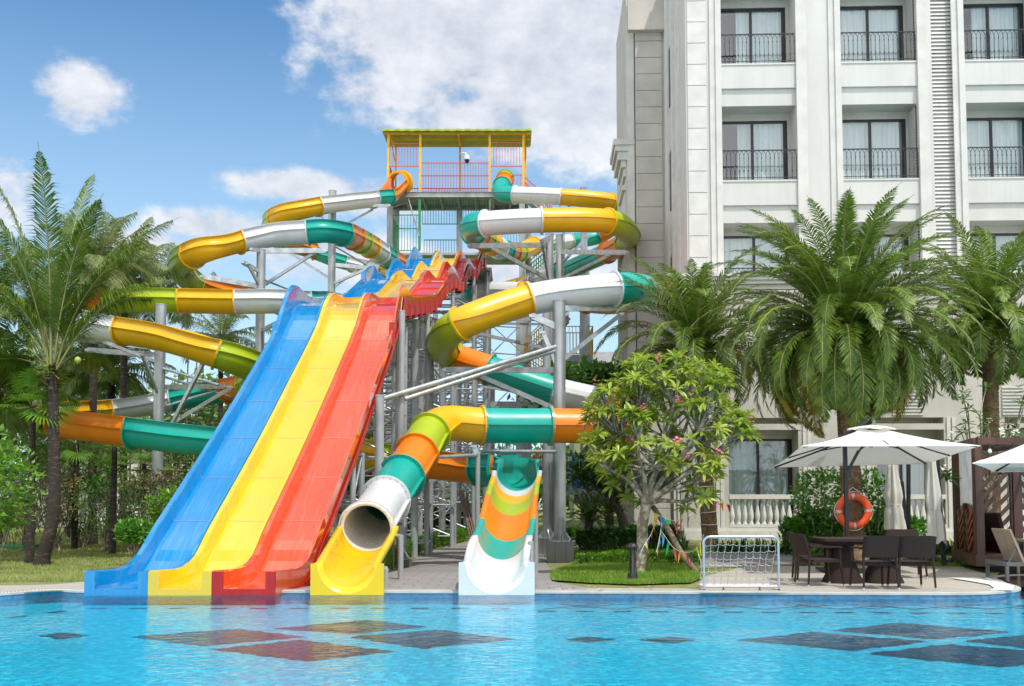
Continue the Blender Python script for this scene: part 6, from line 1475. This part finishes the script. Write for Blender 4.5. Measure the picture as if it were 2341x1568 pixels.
mb = MB(); rr = [[Vector((x, y, z)) for x, y in ((xL + .35, Df + .3), (xR, Df + .3), (xR, Db - .3), (xBL + .35, Db - .3))] for z in (0, zb + .02)]; mb.rings(rr, True, True, 0, False); mb.build('plinth', DARK, cb_)
# carved side panel (left side, seen obliquely) with arched top, curtain above
mb = MB(); N = 10; za = P(2200, 1150, 20.3).z; zo = za - .22; fa = Vector((xL, Df + .08, 0)); fb = Vector((xBL, Db - .08, 0))
top = [fa.lerp(fb, k / N) + Vector((0, 0, zo + .22 * math.sin(math.pi * k / N) ** .6)) for k in range(N + 1)]; bot = [fa.lerp(fb, k / N) + Vector((0, 0, zf_)) for k in range(N + 1)]
nn = Vector((-.03, 0, 0)); mb.rings([[p + nn for p in top], [p + nn for p in bot]], False, False, 0, False); mb.rings([[p - nn for p in bot], [p - nn for p in top]], False, False, 0, False)
for k in range(2):
    f0, f1 = .06 + k * .5, .44 + k * .5
    for j in range(4):
        z0 = zf_ + .06 + j * .17; c = fa.lerp(fb, (f0 + f1) / 2)
        for f_ in (f0, f1): mb.beam(fa.lerp(fb, f_) + Vector((-.05, 0, z0 + .26)), c + Vector((-.07, 0, z0)), .05, .07)
mb.build('carved_panel', CARV, cb_)
mb = MB(); mb.beam(fa.lerp(fb, .5) + Vector((-.05, 0, zf_)), fa.lerp(fb, .5) + Vector((-.05, 0, za)), .07, .07); mb.build('panel_mullion', BRN, cb_)
mb = MB(); rows = []
for k in range(41):
    p = fa.lerp(fb, k / 40) + Vector((.03 + .025 * math.sin(k * 1.1), 0, 0)); rows.append([p + Vector((0, 0, zo + .02)), p + Vector((0, 0, zt - .14))])
mb.rings(rows, False, False, 0, True); mb.build('curtain', M('white_drape', (.74, .75, .74), .85, trans=.3), cb_)
# chevron lattice on the back, seen through the front
def lat(xa, xb, y, z0, z1, parent, sgn=1):
    mb = MB(); st_ = .24; w_ = xb - xa; z = z0 - w_
    while z < z1:
        a = Vector((xa, y, z)); b_ = Vector((xb, y, z + w_)); 
        if sgn < 0: a.z, b_.z = b_.z, a.z
        # clip
        def clip(p, q):
            pts = []
            for (u, v) in ((p, q), (q, p)):
                if u.z < z0: f_ = (z0 - u.z) / (v.z - u.z) if v.z > z0 else None
                elif u.z > z1: f_ = (z1 - u.z) / (v.z - u.z) if v.z < z1 else None
                else: f_ = 0
                if f_ is None: return None
                pts.append(u.lerp(v, f_))
            return pts
        c = clip(a, b_)
        if c and (c[0] - c[1]).length > .1: mb.beam(c[0], c[1], .045, .075)
        z += st_
    mb.beam((xa, y - .003, z0), (xa, y - .003, z1), .06, .08); mb.beam((xb, y - .003, z0), (xb, y - .003, z1), .06, .08); mb.build('chevron_lattice', BRN, parent)
lat(xL + .78, xL + 1.44, Db - .5, zf_ + .25, zt - .25, cb_); lat(xL + 1.62, xL + 2.5, Db - .5, zf_ + .25, zt - .25, cb_, -1)
mb = MB(); y0 = Df + .15; mb.box(((xL + .65 + xR) / 2, (Df + Db) / 2 - .2, zf_ + .10), (xR - xL - .75, 1.3, .2)); mb.build('daybed', WICK, cb_)
mb = MB(); mb.box((xL + .62, (Df + Db) / 2 - .2, zf_ + .5), (.07, 1.0, .6), 0, 0, 0, R(-12)); mb.build('daybed_back', WICK, cb_)
# festoon bulbs
fs = thing('festoon_lights', P(2277, 1015, 19.1), 'black festoon cord with clear bulbs along the cabana beam', 'string lights')
mb = MB(); q = [P(2255, 1012, 19.15), P(2277, 1022, 19.15), P(2315, 1016, 19.15), P(2355, 1020, 19.15), P(2400, 1010, 19.15)]; mb.tube(q, .008, 5); mb.build('cord', DARK, fs)
for px, py in ((2456, 1040), (2456, 1040)): pass
for px, py in ((2262 - .5, 1026), (2315, 1024)):
    v = P(px, py, 19.1); mb = MB(); mb.lathe(v, [(.02, 0), (.022, .09)], 8); b_ = mb.build('socket', DARK, fs); mb = MB(); mb.lathe(v - Vector((0, 0, .085)), [(.008, 0), (.03, .012), (.038, .045), (.022, .085)], 10); mb.build('bulb', M('frosted_bulb', (.8, .82, .85), .2), fs)
# sun lounger and towel
ln = thing('sun_lounger', GD(2330, 17.6), 'taupe mesh sun lounger with raised back at the right photo edge', 'sun lounger')
xa = P(2292, 1290, 17.6).x; TA = M('taupe_mesh', (.33, .26, .19), .8, 0, .08, 8, .2, 200, .002); FR_ = M('grey_lounger_frame', (.12, .125, .125), .5)
mb = MB(); yA, yB = 17.3, 18.0
for y in (yA, yB): mb.beam((xa - .10, y, .30), (xa + 1.9, y, .30), .05, .07)
mb.beam((xa - .10, yA, .30), (xa - .10, yB, .30), .05, .07); mb.build('frame', FR_, ln)
for x in (xa - .08, xa + 1.8):
    for y in (yA, yB): mb = MB(); mb.beam((x, y, 0), (x, y, .27), .05, .05); mb.build('leg', FR_, ln)
mb = MB(); mb.rings([[Vector((x, y, z)) for x, z in ((xa + .25, .345), (xa + .02, .90), (xa - .01, .89), (xa + .21, .33))] for y in (yA + .02, yB - .02)], True, True, 0, False); mb.build('backrest', TA, ln)
mb = MB(); mb.box((xa + 1.1, (yA + yB) / 2, .35), (1.7, .64, .03)); mb.build('bed', TA, ln)
mb = MB(); mb.beam((xa + .12, yA + .05, .60), (xa - .02, yA + .05, .33), .02); mb.build('back_strut', FR_, ln)
mb = MB(); v = Vector((xa + .30, 17.45, .42)); mb.tube([v, v + Vector((.2, .02, 0)), v + Vector((.5, .0, .005))], [.06, .066, .06], 14); mb.build('rolled_towel', M('blue_towel', (.005, .09, .42), .95, 0, .2, 12, .6, 120, .006), None, ('rolled blue towel lying on the taupe lounger', 'towel'))
sd_ = thing('side_table', P(2345, 1240, 18.6) * 1.0, 'small yellowish side table behind the raised lounger back', 'table'); sd_.location.z = 0
v = GD(2345, 18.9); mb = MB(); mb.box(v + Vector((0, 0, .64)), (.42, .42, .035)); BE = M('beige_resin', (.42, .36, .20), .5); mb.build('top', BE, sd_)
for dx in (-.14, .14):
    for dy in (-.14, .14): mb = MB(); mb.beam(v + Vector((dx, dy, 0)), v + Vector((dx, dy, .62)), .04); mb.build('leg', BE, sd_)
# green mat
v = G(-10, 1283); mb = MB(); mb.bb(v.x - .8, P(76, 1283, v.y).x, v.y - .25, v.y + .35, .02, .10); mb.build('turf_mat', M('green_turf', (.02, .11, .03), .95, 0, .3, 30, .6, 90, .02), None, ('green artificial turf step at the foot of the big coconut palm', 'mat'))
# white curb and dark paving at the pool tip
rw = []
for a, b_ in (((2168, 1320), (2196, 1320)), ((2218, 1328), (2250, 1325)), ((2262, 1336), (2296, 1332)), ((2272, 1344), (2318, 1340)), ((2262, 1349), (2314, 1349))): rw.append([G(*a, .028), G(*b_, .028)])
mb = MB(); mb.rings(rw, False, False, 0, False); mb.build('white_kerb', M('white_kerb_paint', (.74, .74, .72), .6), None, (None, None, None, 'structure'))
patch('wet_stone_paving', [(2275, 1319), (2300, 1330), (2328, 1344), (2500, 1344), (2500, 1306), (2290, 1306)], .016, M('dark_wet_stone', (.05, .035, .03), .15, 0, .4, 3), sub=3)
# fallen petals and dry leaves on the deck
rng = random.Random(9)
lf = MB()
for k in range(26):
    v = G(rng.uniform(1270, 1640), rng.uniform(1340, 1351), .03) ; a = rng.uniform(0, 6.28); d = Vector((math.cos(a), math.sin(a), 0)) * rng.uniform(.02, .05); s_ = Vector((-d.y, d.x, 0)) * .4
    lf.add([v - d, v + s_ + Vector((0, 0, .012)), v + d + Vector((0, 0, .006)), v - s_], [(0, 1, 2, 3)], k % 3)
lf.build('fallen_petals', [PINK, WBLO, M('dry_leaf', (.30, .17, .05), .8)], None, (None, None, None, 'stuff'))
